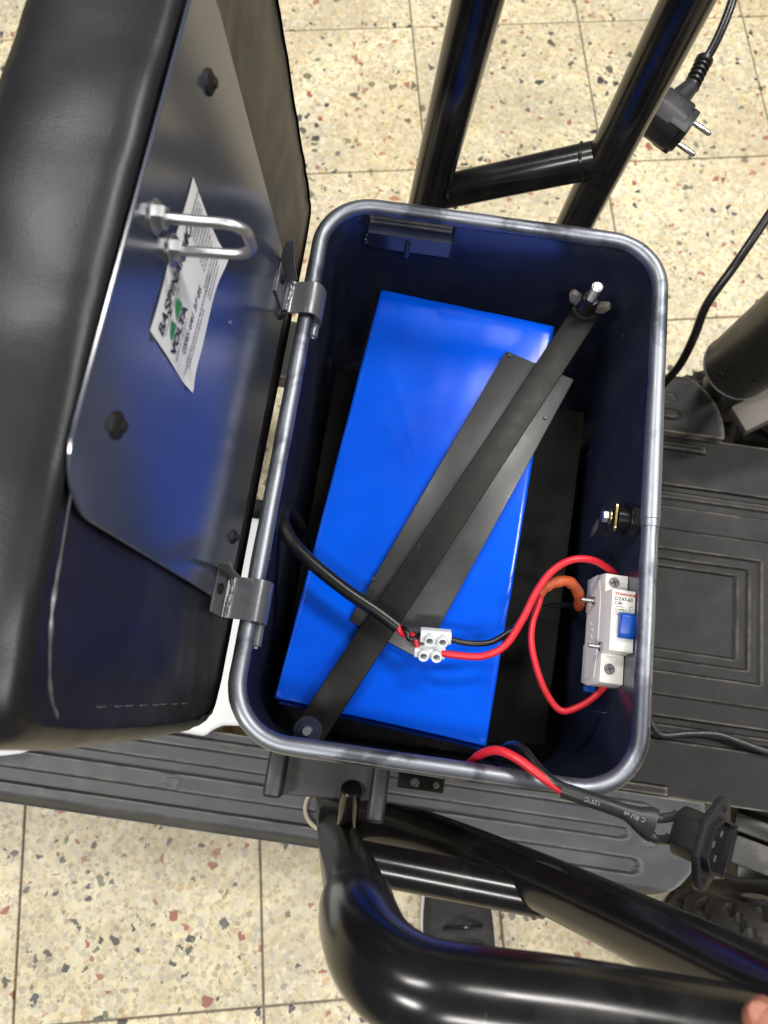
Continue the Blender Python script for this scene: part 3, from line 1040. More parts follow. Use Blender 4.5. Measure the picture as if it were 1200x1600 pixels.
# hinge straps: ear on the plate, leaf over the rim
for y, w in ((0.108, 0.0125), (-0.112, 0.0135)):
    p = spline([(0.0045, 0, -0.012), (0.0100, 0, -0.0150), (0.0165, 0, -0.0135), (0.0230, 0, -0.0120), (0.0285, 0, -0.0150), (0.0305, 0, -0.0230), (0.0300, 0, -0.0300)], 6)
    bm = bmesh.new()
    prev = None
    for i, q in enumerate(p):
        a = p[min(i + 1, len(p) - 1)] - p[max(i - 1, 0)]
        a.normalize()
        nn = Vector((-a.z, 0, a.x)) * 0.0010
        ww = w
        sec = [bm.verts.new(q + nn + Vector((0, y - ww, 0))), bm.verts.new(q + nn + Vector((0, y + ww, 0))), bm.verts.new(q - nn + Vector((0, y + ww, 0))), bm.verts.new(q - nn + Vector((0, y - ww, 0)))]
        if prev:
            for k in range(4):
                bm.faces.new((prev[k], prev[(k + 1) % 4], sec[(k + 1) % 4], sec[k]))
        else:
            bm.faces.new(sec)
        prev = sec
    bm.faces.new(list(reversed(prev)))
    hg = obj('hinge_strap', bm, 'hinge', seat, local=True, auto=45)
    obj('leaf', bm_box((PLX, y - w, -0.014), (PLX + 0.0016, y + w * 0.9, 0.012), 0.0004, 1), 'hinge', hg, local=True)
    sgn = 1
    ear = bm_prism([(-0.010, 0.0), (0.012, 0.0), (0.022, 0.003), (0.034, 0.0085), (0.036, 0.0135), (0.026, 0.012), (0.010, 0.0095), (-0.010, 0.009)], y + w * 0.9, y + w * 0.9 + 0.0018, 0.0003, 1,
                   mtx=Matrix(((0, 1, 0, PLX), (0, 0, 1, 0), (1, 0, 0, 0), (0, 0, 0, 1))))
    obj('ear', ear, 'hinge', hg, local=True)
    obj('screw', bm_cyl((PLX + 0.0016, y + 0.002, 0.004), (PLX + 0.0036, y + 0.002, 0.004), 0.0034, 14, 0.0006), 'hole', hg, local=True)
    obj('weld_bead', bm_tube(spline([(PLX + 0.003, y + w, -0.012), (PLX + 0.005, y + w * 0.3, -0.0128), (PLX + 0.004, y - w * 0.5, -0.0122), (PLX + 0.004, y - w, -0.0125)], 6), [0.0010 + 0.0009 * random.random() for _ in range(19)], 8), 'hinge', hg, local=True)

# sticker on the plate
A = Vector((0, -0.0314, 0.1802))      # top-left corner of the printed face
ru = (Vector((0, 0.0484, 0.1761)) - A)   # reading direction
rd = (Vector((0, -0.0319, 0.1212)) - A)   # down the lines
SW, SH = ru.length, rd.length
bm = bmesh.new()
NU, NV = 24, 14
gv = []
for j in range(NV + 1):
    row = []
    for i in range(NU + 1):
        u, v = i / NU, j / NV
        lift = 0.0004 + 0.0022 * math.exp(-((u - 1.0) ** 2 + (v - 1.0) ** 2) / 0.02) + 0.0016 * math.exp(-(u ** 2 + (v - 1) ** 2) / 0.01) + 0.0003 * math.sin(u * 9 + v * 5)
        q = A + ru * u + rd * v
        row.append(bm.verts.new((PLX + lift, q.y, q.z)))
    gv.append(row)
for j in range(NV):
    for i in range(NU):
        bm.faces.new((gv[j][i], gv[j + 1][i], gv[j + 1][i + 1], gv[j][i + 1]))
stk = obj('sticker', bm, 'paper', seat, local=True)
stk['label'] = 'white printed sticker on the seat plate'
su, sd = ru.normalized(), rd.normalized()
sn = Vector((1, 0, 0))


def smat(u, v):
    """u along the reading direction, v down from the top edge, metres"""
    o = A + su * u + sd * v + sn * (PLX + 0.0010)
    m = Matrix.Identity(4)
    up = -sd
    for i in range(3):
        m[i][0], m[i][1], m[i][2], m[i][3] = su[i], up[i], sn[i], o[i]
    return m


text('lettering', 'BA\u015ePINAR MO', 0.0088, smat(0.0035, 0.0120), 'ink', stk, shear=0.15, bold=0.00022)
text('lettering', 'VOLTA', 0.0080, smat(0.0035, 0.0292), 'ink', stk, bold=0.0003)
text('lettering', '0545 641 37 05', 0.0058, smat(0.010, 0.0395), 'ink', stk, shear=0.25, bold=0.00008)


def smark(name, polys, m):
    b = bmesh.new()
    for poly in polys:
        vs = []
        for u, v in poly:
            q = A + su * u + sd * v
            vs.append(b.verts.new((PLX + 0.0010, q.y, q.z)))
        b.faces.new(vs)
    return obj(name, b, m, stk, smooth=False, local=True)


smark('emblem', [[(0.0075, 0.0222), (0.0165, 0.0222), (0.0150, 0.0160), (0.0095, 0.0185)], [(0.0185, 0.0222), (0.0275, 0.0222), (0.0265, 0.0150), (0.0225, 0.0168)]], 'ink_green')
rows = []
rq = random.Random(11)


def fineprint(u0, u1, v, h):
    u = u0
    while u < u1:
        w = rq.uniform(0.0006, 0.0014)
        rows.append([(u, v), (u + w, v), (u + w, v - h * rq.uniform(0.7, 1.1)), (u, v - h)])
        u += w + rq.uniform(0.0003, 0.0009)


fineprint(0.006, 0.030, 0.0146, 0.0010)
fineprint(0.003, 0.026, 0.0325, 0.0010)
fineprint(0.003, 0.060, 0.0460, 0.0013)
fineprint(0.008, 0.040, 0.0490, 0.0012)
for v in (0.020, 0.0235, 0.027, 0.0305, 0.034, 0.0375):
    fineprint(0.056, 0.074, v, 0.0012)
fineprint(0.060, 0.078, 0.0085, 0.0012)
for v in (0.0115, 0.0145, 0.0170):
    fineprint(0.058, 0.076, v, 0.0012)
for v in (0.043, 0.0465, 0.050, 0.0535):
    fineprint(0.050, 0.072, v, 0.0012)
smark('fine_print', rows, 'ink_grey')
sh = bm_prism([(-0.0345, 0.176), (-0.0295, 0.1805), (-0.0275, 0.168)], 0, 0.0004, mtx=Matrix(((0, 0, 1, PLX), (1, 0, 0, 0), (0, 1, 0, 0), (0, 0, 0, 1))))
obj('glue_residue', sh, 'deck_dust', stk, local=True)

# ------------------------------------------------------------------ battery, foam and hold-down bar
bat = thing('battery_pack', 'blue shrink wrapped battery pack lying in the open box', 'battery', (-0.02, 0, 0.30))
cor = [V((-0.0828, 0.1731, 0.4700)), V((0.0672, 0.1610, 0.4700)), V((0.0439, -0.1833, 0.4700)), V((-0.1122, -0.1711, 0.4700))]
bm = bmesh.new()
NX, NY = 26, 50
rings = []


def edge_pts():
    out = []
    for a, b_, k in ((0, 1, NX), (1, 2, NY), (2, 3, NX), (3, 0, NY)):
        for i in range(k):
            out.append(cor[a].lerp(cor[b_], i / k))
    return out


ep = edge_pts()
cc = sum(cor, Vector()) / 4
for z, s in ((0.2945, 0.985), (0.30, 0.998), (0.36, 1.0), (0.42, 1.0), (0.455, 1.0), (0.4655, 0.999), (0.4695, 0.994), (0.4705, 0.98)):
    rg = []
    for p in ep:
        q = cc + (p - cc) * s
        w = noise.noise(Vector((p.x * 35, p.y * 35, z * 25))) * 0.0014
        q += (p - cc).normalized() * w * (1 if z < 0.466 else 0.4)
        rg.append(bm.verts.new((q.x, q.y, z)))
    rings.append(rg)
for s in (0.94, 0.86, 0.74, 0.58, 0.38, 0.16):
    rg = []
    for p in ep:
        q = cc + (p - cc) * s
        rg.append(bm.verts.new((q.x, q.y, 0.4706 + 0.0006 * noise.noise(Vector((q.x * 16, q.y * 16, 2))) + 0.0002 * noise.noise(Vector((q.x * 50, q.y * 50, 7))))))
    rings.append(rg)
n = len(ep)
for i in range(len(rings) - 1):
    for k in range(n):
        bm.faces.new((rings[i][k], rings[i][(k + 1) % n], rings[i + 1][(k + 1) % n], rings[i + 1][k]))
bm.faces.new(rings[-1])
bm.faces.new(list(reversed(rings[0])))
wrap = obj('shrink_wrap', bm, 'blue', bat, auto=50)
# folded end seam of the wrap at the near edge
e0, e1 = cor[3].lerp(cor[2], 0.02), cor[3].lerp(cor[2], 0.985)
nd = (e1 - e0).normalized()
out_n = Vector((nd.y, -nd.x, 0))
bm = bm_tube([e0.lerp(e1, i / 30) + out_n * (0.0010 + 0.0008 * noise.noise(Vector((i * 0.4, 0, 0)))) + Vector((0, 0, -0.014 + 0.0015 * noise.noise(Vector((i * 0.3, 3, 0))))) for i in range(31)], 0.0016, 8)
obj('wrap_fold', bm, 'blue', wrap)

fm = obj('foam_board', bm_prism([(0.0746, 0.1129, 0.4050)[:2], (0.1147, 0.1177, 0.4050)[:2], (0.1015, -0.1761, 0.4050)[:2], (0.0468, -0.1837, 0.4050)[:2]], 0.300, 0.405, 0.002, 2), 'foam')
tag(fm, 'black foam board wedged between blue battery and right wall', 'foam board')
fm2 = obj('foam_board', bm_prism([(-0.122, -0.155), (-0.112, -0.16), (-0.098, 0.135), (-0.120, 0.14)], 0.30, 0.37, 0.002, 2), 'foam')
tag(fm2, 'black foam board between blue battery and hinge side wall', 'foam board')

pad = obj('rubber_pad', bm_prism([(0.0273, 0.1273, 0.4745)[:2], (0.0847, 0.1099, 0.4745)[:2], (-0.0104, -0.1295, 0.4745)[:2], (-0.0670, -0.1085, 0.4745)[:2]], 0.4716, 0.4775, 0.0012, 2), None, smooth=True)
pad.data.materials.append(M['rubber'])
tag(pad, 'wide black rubber strip under the clamp bar across the battery', 'rubber pad')
rp = random.Random(5)
for px in ((0.0303, 0.1226, 0.4777), (0.0638, 0.0726, 0.4777), (-0.0531, -0.0756, 0.4777)):
    obj('moulding_nib', bm_cyl(px, V(px) + Vector((0, 0, 0.0012)), 0.0016, 10, 0.0005), 'rubber', pad)

clamp = thing('clamp_bar', 'black steel clamp bar lying diagonally across the blue battery', 'clamp bar', (0, 0, 0.4775))
ca, cb2 = V((-0.0816, -0.1893, 0.4820)), V((0.0890, 0.1694, 0.4820))
cdir = (cb2 - ca)
cdir.z = 0
cl_len = cdir.length
cdir.normalize()
ang = math.atan2(cdir.y, cdir.x)
m4 = Matrix.Translation((ca.x, ca.y, 0)) @ Matrix.Rotation(ang, 4, 'Z')
obj('bar', bm_box((-0.006, -0.0112, 0.4778), (cl_len + 0.004, 0.0112, 0.4836), 0.0007, 3, mtx=m4), 'bar', clamp)


def stud(p, z0, z1, r, name='stud'):
    path = []
    rr = []
    k = 0
    z = z0
    while z < z1:
        path.append((p[0], p[1], z))
        rr.append(r if k % 2 == 0 else r * 0.86)
        z += 0.00065
        k += 1
    path += [(p[0], p[1], z1), (p[0], p[1], z1 + 0.0008)]
    rr += [r * 0.95, r * 0.7]
    return bm_tube(path, rr, 16)


sp = V((-0.0833, -0.1890, 0.4840))
s_ = obj('stud', stud(sp, 0.295, 0.4945, 0.0040), 'zinc', clamp)
obj('nut', bm_cyl((sp.x, sp.y, 0.4850), (sp.x, sp.y, 0.4905), 0.0078, 6, 0.0008), 'box_paint', clamp)
obj('washer', bm_cyl((sp.x, sp.y, 0.4837), (sp.x, sp.y, 0.4850), 0.0100, 28, 0.0003), 'box_paint', clamp)
sp = V((0.0878, 0.1716, 0.4840))
obj('stud', stud(sp, 0.295, 0.516, 0.0042), 'zinc', clamp)
bm = bm_tube([(sp.x, sp.y, 0.4837), (sp.x, sp.y, 0.4850), (sp.x, sp.y, 0.4856), (sp.x, sp.y, 0.4990), (sp.x, sp.y, 0.5000)], [0.0112, 0.0112, 0.0088, 0.0072, 0.0064], 24)
wn = obj('wing_nut', bm, 'gloss_black', clamp)
wd = Vector((math.cos(math.radians(-14)), math.sin(math.radians(-14)), 0))
for sg in (-1, 1):
    base = Vector((sp.x, sp.y, 0.490))
    wq = Matrix.Translation(base) @ Matrix.Rotation(math.radians(-14) + (0 if sg > 0 else math.pi), 4, 'Z')
    wing = bm_prism([(0.004, -0.005), (0.0145, -0.002), (0.0175, 0.007), (0.0150, 0.0105), (0.0110, 0.009), (0.004, 0.004)], -0.0024, 0.0024, 0.0007, 2, mtx=wq @ Matrix.Rotation(math.radians(90), 4, 'X'))
    obj('wing', wing, 'deck', wn)

# ------------------------------------------------------------------ wiring
cab = thing('battery_cable', 'thick black two core cable looping from the left wall to the terminal block', 'cable', (-0.0849, -0.0717, 0.4715))
pth = spline([(-0.1136, -0.0498, 0.4150), (-0.1188, -0.0358, 0.4450), (-0.1259, -0.0324, 0.4780), (-0.1255, -0.0451, 0.4920), (-0.1157, -0.0600, 0.4970), (-0.0982, -0.0741, 0.4990), (-0.0716, -0.0900, 0.4995), (-0.0468, -0.1020, 0.4990), (-0.0310, -0.1106, 0.4980)], 10)
obj('sheath', bm_tube(pth, 0.0050, 18), 'black_wire', cab)
t0, t1 = V((-0.0339, -0.1092, 0.4980)), V((-0.0164, -0.1190, 0.5000))
dd = t1 - t0
fr = frame_of(dd)
for ph, m_, off, end in ((0.0, 'red_wire', 0.0021, (-0.0160, -0.1222, 0.5005)), (math.pi, 'black_wire', 0.0021, (-0.0147, -0.1134, 0.5040))):
    pts = []
    for i in range(25):
        s = i / 24
        a = ph + s * 2.6 * math.pi
        k = 1 - sstep(0.72, 1.0, s)
        c = t0 + dd * s
        c = c.lerp(V(end), sstep(0.70, 1.0, s))
        pts.append(c + (fr.col[0] * math.cos(a) + fr.col[1] * math.sin(a)) * off * k)
    obj('core', bm_tube(pts, 0.0019, 12), m_, cab)

tb = thing('terminal_block', 'white two way terminal block resting on the blue battery', 'connector', (-0.0055, -0.1193, 0.4950))
m4 = Matrix.Translation(V((-0.0054, -0.1187, 0.4985))) @ Matrix.Rotation(math.radians(3), 4, 'Z') @ Matrix.Rotation(math.radians(30), 4, 'X')
for k, yy in enumerate((0.0058, -0.0058)):
    prof = [(-0.0048, -0.004), (0.0048, -0.004), (0.0048, 0.0020), (0.0030, 0.0050), (-0.0030, 0.0050), (-0.0048, 0.0020)]
    xo = -0.0016 if k else 0.0014
    mm = m4 @ Matrix.Translation((xo, yy, 0)) @ Matrix(((0, 0, 1, 0), (1, 0, 0, 0), (0, 1, 0, 0), (0, 0, 0, 1)))
    bd = obj('pole_body', bm_prism(prof, -0.0108, 0.0108, 0.0007, 2, mtx=mm), 'terminal', tb)
    for xx in (-0.0045, 0.0045):
        rr_, ri_ = 0.0037, 0.0025
        o_ = m4 @ V((xo + xx, yy, 0))
        bm = bm_lathe(o_, (m4 @ V((xo + xx, yy, 1))) - o_, [(rr_ * 1.08, 0.002), (rr_, 0.0098), (rr_ * 0.94, 0.0102), (ri_ * 1.06, 0.0102), (ri_, 0.0098), (ri_ * 0.95, 0.0045)])
        obj('screw_tower', bm, 'terminal', bd)
        obj('screw', bm_cyl(m4 @ V((xo + xx, yy, 0.0042)), m4 @ V((xo + xx, yy, 0.0056)), ri_ * 0.88, 14, 0.0003), 'ink_grey', bd)  # screws coloured dark: the shade down the towers is put into the colour
bm = bm_box((-0.006, -0.0016, -0.0035), (0.007, 0.0016, 0.0022), 0.0005, 1, mtx=m4)
obj('web', bm, 'terminal', tb)

lead = thing('red_lead', 'red wire arching from terminal block to top of the circuit breaker', 'wire', (0.0342, -0.1205, 0.4900))
obj('insulation', bm_tube(spline([(0.0015, -0.1240, 0.4990), (0.0127, -0.1243, 0.5000), (0.0303, -0.1223, 0.5010), (0.0448, -0.1128, 0.5030), (0.0549, -0.0924, 0.5060), (0.0617, -0.0737, 0.5090), (0.0704, -0.0585, 0.5130), (0.0834, -0.0484, 0.5140), (0.0990, -0.0454, 0.5100), (0.1138, -0.0474, 0.5000), (0.1222, -0.0494, 0.4920)], 8), 0.0026, 14), 'red_wire', lead)
lead2 = thing('black_lead', 'thin black wire running from terminal block towards the orange sleeve', 'wire', (0.0348, -0.1105, 0.4800))
obj('insulation', bm_tube(spline([(0.0025, -0.1131, 0.4990), (0.0165, -0.1146, 0.4970), (0.0346, -0.1119, 0.4960), (0.0486, -0.1015, 0.4940), (0.0613, -0.0896, 0.4900), (0.0757, -0.0785, 0.4750), (0.0949, -0.0706, 0.4550), (0.1169, -0.0666, 0.4300)], 8), 0.0022, 12), 'black_wire', lead2)
lp = thing('red_loop_wire', 'red wire hanging in a loop from orange sleeve to bottom of the breaker', 'wire', (0.0806, -0.1243, 0.4600))
obj('insulation', bm_tube(spline([(0.0678, -0.0716, 0.4980), (0.0670, -0.0789, 0.4960), (0.0645, -0.0940, 0.4920), (0.0663, -0.1094, 0.4880), (0.0741, -0.1285, 0.4830), (0.0834, -0.1429, 0.4800), (0.0933, -0.1509, 0.4800), (0.1048, -0.1462, 0.4820), (0.1151, -0.1376, 0.4840), (0.1230, -0.1276, 0.4860), (0.1255, -0.1227, 0.4860)], 8), 0.0024, 14), 'red_wire', lp)
osl = thing('orange_sleeve', 'short orange heat shrink sleeve curving down beside the breaker', 'sleeve', (0.0925, -0.0566, 0.4600))
bm = bm_tube(spline([(0.0662, -0.0720, 0.4990), (0.0699, -0.0675, 0.5010), (0.0763, -0.0635, 0.5020), (0.0850, -0.0610, 0.5000), (0.0934, -0.0632, 0.4920), (0.1006, -0.0676, 0.4780), (0.1065, -0.0708, 0.4580)], 8), [0.0044 - 0.0006 * abs(math.sin(i * 0.35)) for i in range(49)], 18)
obj('sleeve', bm, 'orange', osl)
obj('wire_end', bm_tube(spline([(0.1042, -0.0703, 0.4660), (0.1088, -0.0704, 0.4500), (0.1156, -0.0665, 0.4200), (0.1256, -0.0630, 0.3700)], 5), 0.0024, 10), 'black_wire', osl)

# ------------------------------------------------------------------ circuit breaker
cbk = thing('circuit_breaker', 'white circuit breaker with blue switch on the right box wall', 'breaker', (0.118, -0.09, 0.46))
X0, X1 = 0.1100, 0.1262
prof = [(-0.0505, 0.464), (-0.0505, 0.486), (-0.0520, 0.4995), (-0.0530, 0.5080), (-0.0660, 0.5085), (-0.0668, 0.5250), (-0.1085, 0.5250), (-0.1095, 0.5080), (-0.1290, 0.5080), (-0.1305, 0.4990), (-0.1305, 0.478), (-0.1280, 0.464), (-0.100, 0.464), (-0.100, 0.467), (-0.076, 0.467), (-0.076, 0.464)]
YZX = Matrix(((0, 0, 1, 0), (1, 0, 0, 0), (0, 1, 0, 0), (0, 0, 0, 1)))
body = obj('body', bm_prism(prof, X0, X1, 0.0006, 2, mtx=YZX), 'white_plastic', cbk)
obj('side_panel', bm_prism([(-0.054, 0.470), (-0.056, 0.4955), (-0.070, 0.5000), (-0.104, 0.5000), (-0.126, 0.4955), (-0.126, 0.474), (-0.094, 0.472)], X0 - 0.0005, X0 + 0.0004, 0.0002, 1, mtx=YZX), 'grey_white', body)
for yy, hh in ((-0.086, 0.006), (-0.091, 0.010), (-0.096, 0.010), (-0.101, 0.007)):
    obj('moulded_mark', bm_box((X0 - 0.0009, yy - 0.0011, 0.476), (X0 - 0.0003, yy + 0.0011, 0.476 + hh)), 'white_plastic', body)
obj('face_plate', bm_prism(rrect(0.1112, 0.1256, -0.1075, -0.0678, 0.0008, 3), 0.5250, 0.5256, 0.0002, 1), 'white_plastic', body)
for y, c in ((-0.0590, 0), (-0.1195, 0)):
    rc = obj('screw_well', bm_cyl((0.1162, y, 0.5072), (0.1162, y, 0.5086), 0.0047, 28, 0.0003), 'grey_white', body)
    sc_ = obj('terminal_screw', bm_cyl((0.1162, y, 0.5080), (0.1162, y, 0.5092), 0.0038, 24, 0.0004), 'zinc', rc)
    for a in (20, 110):
        m4 = Matrix.Translation((0.1162, y, 0.5092)) @ Matrix.Rotation(math.radians(a), 4, 'Z')
        obj('screw_slot', bm_box((-0.0028, -0.0005, -0.0001), (0.0028, 0.0005, 0.0002), mtx=m4), 'ink_grey', rc)
obj('terminal_cover', bm_box((0.1125, -0.1155, 0.5080), (0.1205, -0.1110, 0.5090), 0.0003, 1), 'white_plastic', body)
obj('switch_well', bm_prism(rrect(0.1128, 0.1256, -0.1025, -0.0822, 0.0008, 3), 0.5254, 0.5261, 0.0002, 1), 'white_plastic', body)
sw = obj('switch', bm_prism([(-0.1000, 0.5262), (-0.1000, 0.5300), (-0.0970, 0.5318), (-0.0860, 0.5345), (-0.0835, 0.5330), (-0.0828, 0.5262)], 0.1142, 0.1245, 0.0006, 2, mtx=YZX), 'switch_blue', cbk)
FZ = 0.5258
for body_t, y, size, m_, bold in (('Westhomer', -0.0708, 0.0031, 'ink_red', 0.00009), ('DZ47-63', -0.0744, 0.0033, 'ink', 0.00006), ('C40', -0.0774, 0.0031, 'ink', 0.00006),
                                  ('230/400V~', -0.0793, 0.0017, 'ink_grey', 0), ('IEC60898-1', -0.0812, 0.0017, 'ink_grey', 0), ('GB10963.1', -0.0822 - 0.0007, 0.0015, 'ink_grey', 0)):
    text('lettering', body_t, size, Matrix.Translation(Vector((0.1117, y, FZ if y > -0.082 else FZ + 0.0005)) - Vector(cbk.location)), m_, body, bold=bold)
text('lettering', '4500', 0.0015, Matrix.Translation(Vector((0.1114, -0.0846, 0.5264)) - Vector(cbk.location)), 'ink_grey', body)
bm = bm_tube([(0.1232 + 0.0012 * math.cos(a), -0.0791 + 0.0012 * math.sin(a), 0.5258) for a in [2 * math.pi * k / 20 for k in range(20)]], 0.00014, 5, closed=True)
obj('approval_mark', bm, 'ink_grey', body)
for (y, z, L) in ((-0.0705, 0.489, 0.010), (-0.1055, 0.510, 0.009)):
    mb = obj('mounting_bolt', stud((0, 0), 0, L, 0.0017), 'zinc', None)
    me = mb.data
    me.transform(Matrix.Translation(Vector((X0, y, z)) - Vector(cbk.location)) @ Matrix.Rotation(math.radians(-90), 4, 'Y'))
    mb.parent = cbk
    obj('nut', bm_cyl((X0 - 0.0024, y, z), (X0 - 0.0002, y, z), 0.0034, 6, 0.0004), 'zinc', mb)
    # nut verts were shifted by the thing's location already
obj('rail_clip', bm_box((0.111, -0.1345, 0.4665), (0.119, -0.1300, 0.4715), 0.0006, 1), 'switch_blue', cbk)

# ------------------------------------------------------------------ charging inlet with its leads
inl = thing('charging_inlet', 'black three pin charging inlet hanging over the lower right rim', 'socket', (0.1571, -0.2155, 0.5500))
fl = V((0.1582, -0.2141, 0.5740))
ax_n = Vector((0.54, -0.15, 0.82)).normalized()        # way the opening faces
ax_l = Vector((0.26, 0.96, 0.0))                        # along the flange
ax_l = (ax_l - ax_n * ax_l.dot(ax_n)).normalized()
ax_w = ax_n.cross(ax_l).normalized()
FM = Matrix((( ax_l.x, ax_w.x, ax_n.x, fl.x), (ax_l.y, ax_w.y, ax_n.y, fl.y), (ax_l.z, ax_w.z, ax_n.z, fl.z), (0, 0, 0, 1)))


def lozenge(hw, hh, tip, n=5):
    out = []
    for sx in (1, -1):
        for k in range(n + 1):
            a = math.radians(-70 + 140 * k / n) + (0 if sx > 0 else math.pi)
            out.append((sx * (hw - tip) + tip * math.cos(a), tip * math.sin(a)))
        out.append((sx * (hw * 0.38), sx * hh))
        out.append((-sx * (hw * 0.38), sx * hh))
    return out


flange = obj('flange', bm_prism(lozenge(0.0265, 0.0126, 0.0060), -0.0024, 0.0018, 0.0006, 2, mtx=FM), 'socket', inl)
hexo = [(-0.0145, 0.0035), (-0.0085, 0.0092), (0.0085, 0.0092), (0.0145, 0.0035), (0.0145, -0.0092), (-0.0145, -0.0092)]
hexo = [(-0.0152, -0.0102), (0.0152, -0.0102), (0.0152, 0.0035), (0.0088, 0.0102), (-0.0088, 0.0102), (-0.0152, 0.0035)]
bm = bmesh.new()
for s_out, s_in in ((1.0, 0.90),):
    vo0 = [bm.verts.new(FM @ V((x, y, 0.0018))) for x, y in hexo]
    vo1 = [bm.verts.new(FM @ V((x, y, 0.0058))) for x, y in hexo]
    vi1 = [bm.verts.new(FM @ V((x * s_in, y * s_in, 0.0058))) for x, y in hexo]
    vi0 = [bm.verts.new(FM @ V((x * s_in, y * s_in, 0.0021))) for x, y in hexo]
    for k in range(6):
        j = (k + 1) % 6
        bm.faces.new((vo0[k], vo0[j], vo1[j], vo1[k]))
        bm.faces.new((vo1[k], vo1[j], vi1[j], vi1[k]))
        bm.faces.new((vi1[k], vi1[j], vi0[j], vi0[k]))
obj('collar', bm, 'socket', inl, auto=30)
obj('shade_plate', bm_prism([(x * 0.90, y * 0.90) for x, y in hexo], 0.0019, 0.0022, mtx=FM), 'hole', inl)  # thin black plate: the dark of a deep opening is painted on
for px_, py_ in ((-0.0070, -0.0022), (0.0070, -0.0022), (0.0, 0.0028)):
    obj('pin', bm_box((px_ - 0.0020, py_ - 0.0010, 0.0020), (px_ + 0.0020, py_ + 0.0010, 0.0032), 0.0004, 1, mtx=FM), 'chrome', inl)
for sx in (-1, 1):
    obj('screw_hole', bm_cyl(FM @ V((sx * 0.0200, 0, 0.0014)), FM @ V((sx * 0.0200, 0, 0.0021)), 0.0017, 16), 'hole', inl)
obj('housing', bm_prism([(x * 0.93, y * 0.95) for x, y in hexo], -0.0200, -0.0018, 0.0012, 2, mtx=FM), 'socket', inl)
bs = FM @ V((0, 0, -0.020))
for sx in (-1, 1):
    obj('solder_tab', bm_box((sx * 0.007 - 0.0024, -0.0004, -0.028), (sx * 0.007 + 0.0024, 0.0004, -0.0195), mtx=FM), 'zinc', inl)
sl = spline([(0.0753, -0.1981, 0.5610), (0.0918, -0.2010, 0.5660), (0.1096, -0.2044, 0.5690), (0.1187, -0.2072, 0.5700), (0.1265, -0.2094, 0.5710)], 10)
fw = [0.0046 + 0.0030 * sstep(0.45, 0.95, i / (len(sl) - 1)) for i in range(len(sl))]
ff = [(1.0 + 0.25 * sstep(0.4, 1, i / (len(sl) - 1)), 1.0 - 0.42 * sstep(0.3, 1, i / (len(sl) - 1))) for i in range(len(sl))]
hsr = obj('heat_shrink', bm_tube(sl, fw, 20, flat=ff), 'shrink', inl)
for sx in (-1, 1):
    obj('lead_sleeve', bm_tube(spline([sl[-3] + ax_l * sx * 0.004, V((0.1294, -0.2107, 0.5710)) + ax_l * sx * 0.006, FM @ V((sx * 0.0072, 0, -0.0235)), FM @ V((sx * 0.0072, 0, -0.0195))], 6), 0.0027, 12), 'shrink', inl)
for (body_t, a_, b_) in (('C RU us', (0.1055, -0.2032, 0.5775), (0.1192, -0.2056, 0.5780)), ('125\u00b0C', (0.0849, -0.1991, 0.5725), (0.0950, -0.2010, 0.5735))):
    a_, b_ = V(a_), V(b_)
    dx_ = (a_ - b_).normalized()
    a_, b_ = b_, a_
    dx_ = (b_ - a_).normalized()
    up_ = Vector((0, 0, 1)).cross(dx_).normalized()
    nz_ = dx_.cross(up_)
    mm = Matrix(((dx_.x, up_.x, nz_.x, a_.x), (dx_.y, up_.y, nz_.y, a_.y), (dx_.z, up_.z, nz_.z, a_.z), (0, 0, 0, 1)))
    text('lettering', body_t, 0.0036, Matrix.Translation(-Vector(inl.location)) @ mm, 'ink_white', hsr, shear=0.1)
obj('red_core', bm_tube(spline([(0.0244, -0.2047, 0.4900), (0.0263, -0.1927, 0.5200), (0.0311, -0.1851, 0.5370), (0.0391, -0.1819, 0.5470), (0.0506, -0.1854, 0.5540), (0.0631, -0.1925, 0.5580), (0.0770, -0.1993, 0.5610)], 9), 0.0028, 14), 'red_wire', inl)
obj('black_core', bm_tube(spline([(0.0501, -0.1986, 0.4700), (0.0481, -0.1835, 0.5100), (0.0500, -0.1778, 0.5300), (0.0543, -0.1795, 0.5450), (0.0611, -0.1870, 0.5530), (0.0687, -0.1935, 0.5590), (0.0781, -0.1973, 0.5620)], 9), 0.0028, 14), 'black_wire', inl)

# ------------------------------------------------------------------ mains plug and cords
plug = thing('mains_plug', 'black two pin mains plug dangling beside the far armrest tube', 'plug', (0.1634, 0.3941, 0.4700))
c_top = V((0.1706, 0.4205, 0.5050))
c_mid = V((0.1610, 0.3923, 0.5000))
bc = V((0.1494, 0.3605, 0.4950))
pd = (V((0.1904, 0.3522, 0.4800)) - V((0.1691, 0.3494, 0.4920)))
pd = Vector((0.88, -0.40, -0.16)).normalized()         # pins point this way
cu = (c_top - bc).normalized()
cu = (cu - pd * cu.dot(pd)).normalized()
cw = pd.cross(cu).normalized()
PM = Matrix(((cu.x, cw.x, pd.x, bc.x), (cu.y, cw.y, pd.y, bc.y), (cu.z, cw.z, pd.z, bc.z), (0, 0, 0, 1)))
prof = [(0.021, -0.007), (0.019, 0.007), (0.011, 0.0155), (-0.004, 0.0180), (-0.016, 0.0155), (-0.0200, 0.008), (-0.0200, -0.008), (-0.016, -0.0155), (-0.004, -0.0180), (0.011, -0.0155), (0.019, -0.009)]
prof = [(0.019, 0.008), (0.011, 0.0165), (-0.004, 0.0185), (-0.016, 0.0160), (-0.0200, 0.008), (-0.0200, -0.008), (-0.016, -0.0160), (-0.004, -0.0185), (0.011, -0.0165), (0.019, -0.008)]
pb = obj('plug_body', bm_prism(prof, -0.020, 0.008, 0.002, 2, mtx=PM), 'socket', plug)
obj('plug_face', bm_prism([(x * 0.86, y * 0.92) for x, y in prof], 0.0081, 0.0145, 0.0012, 2, mtx=PM), 'socket', plug)
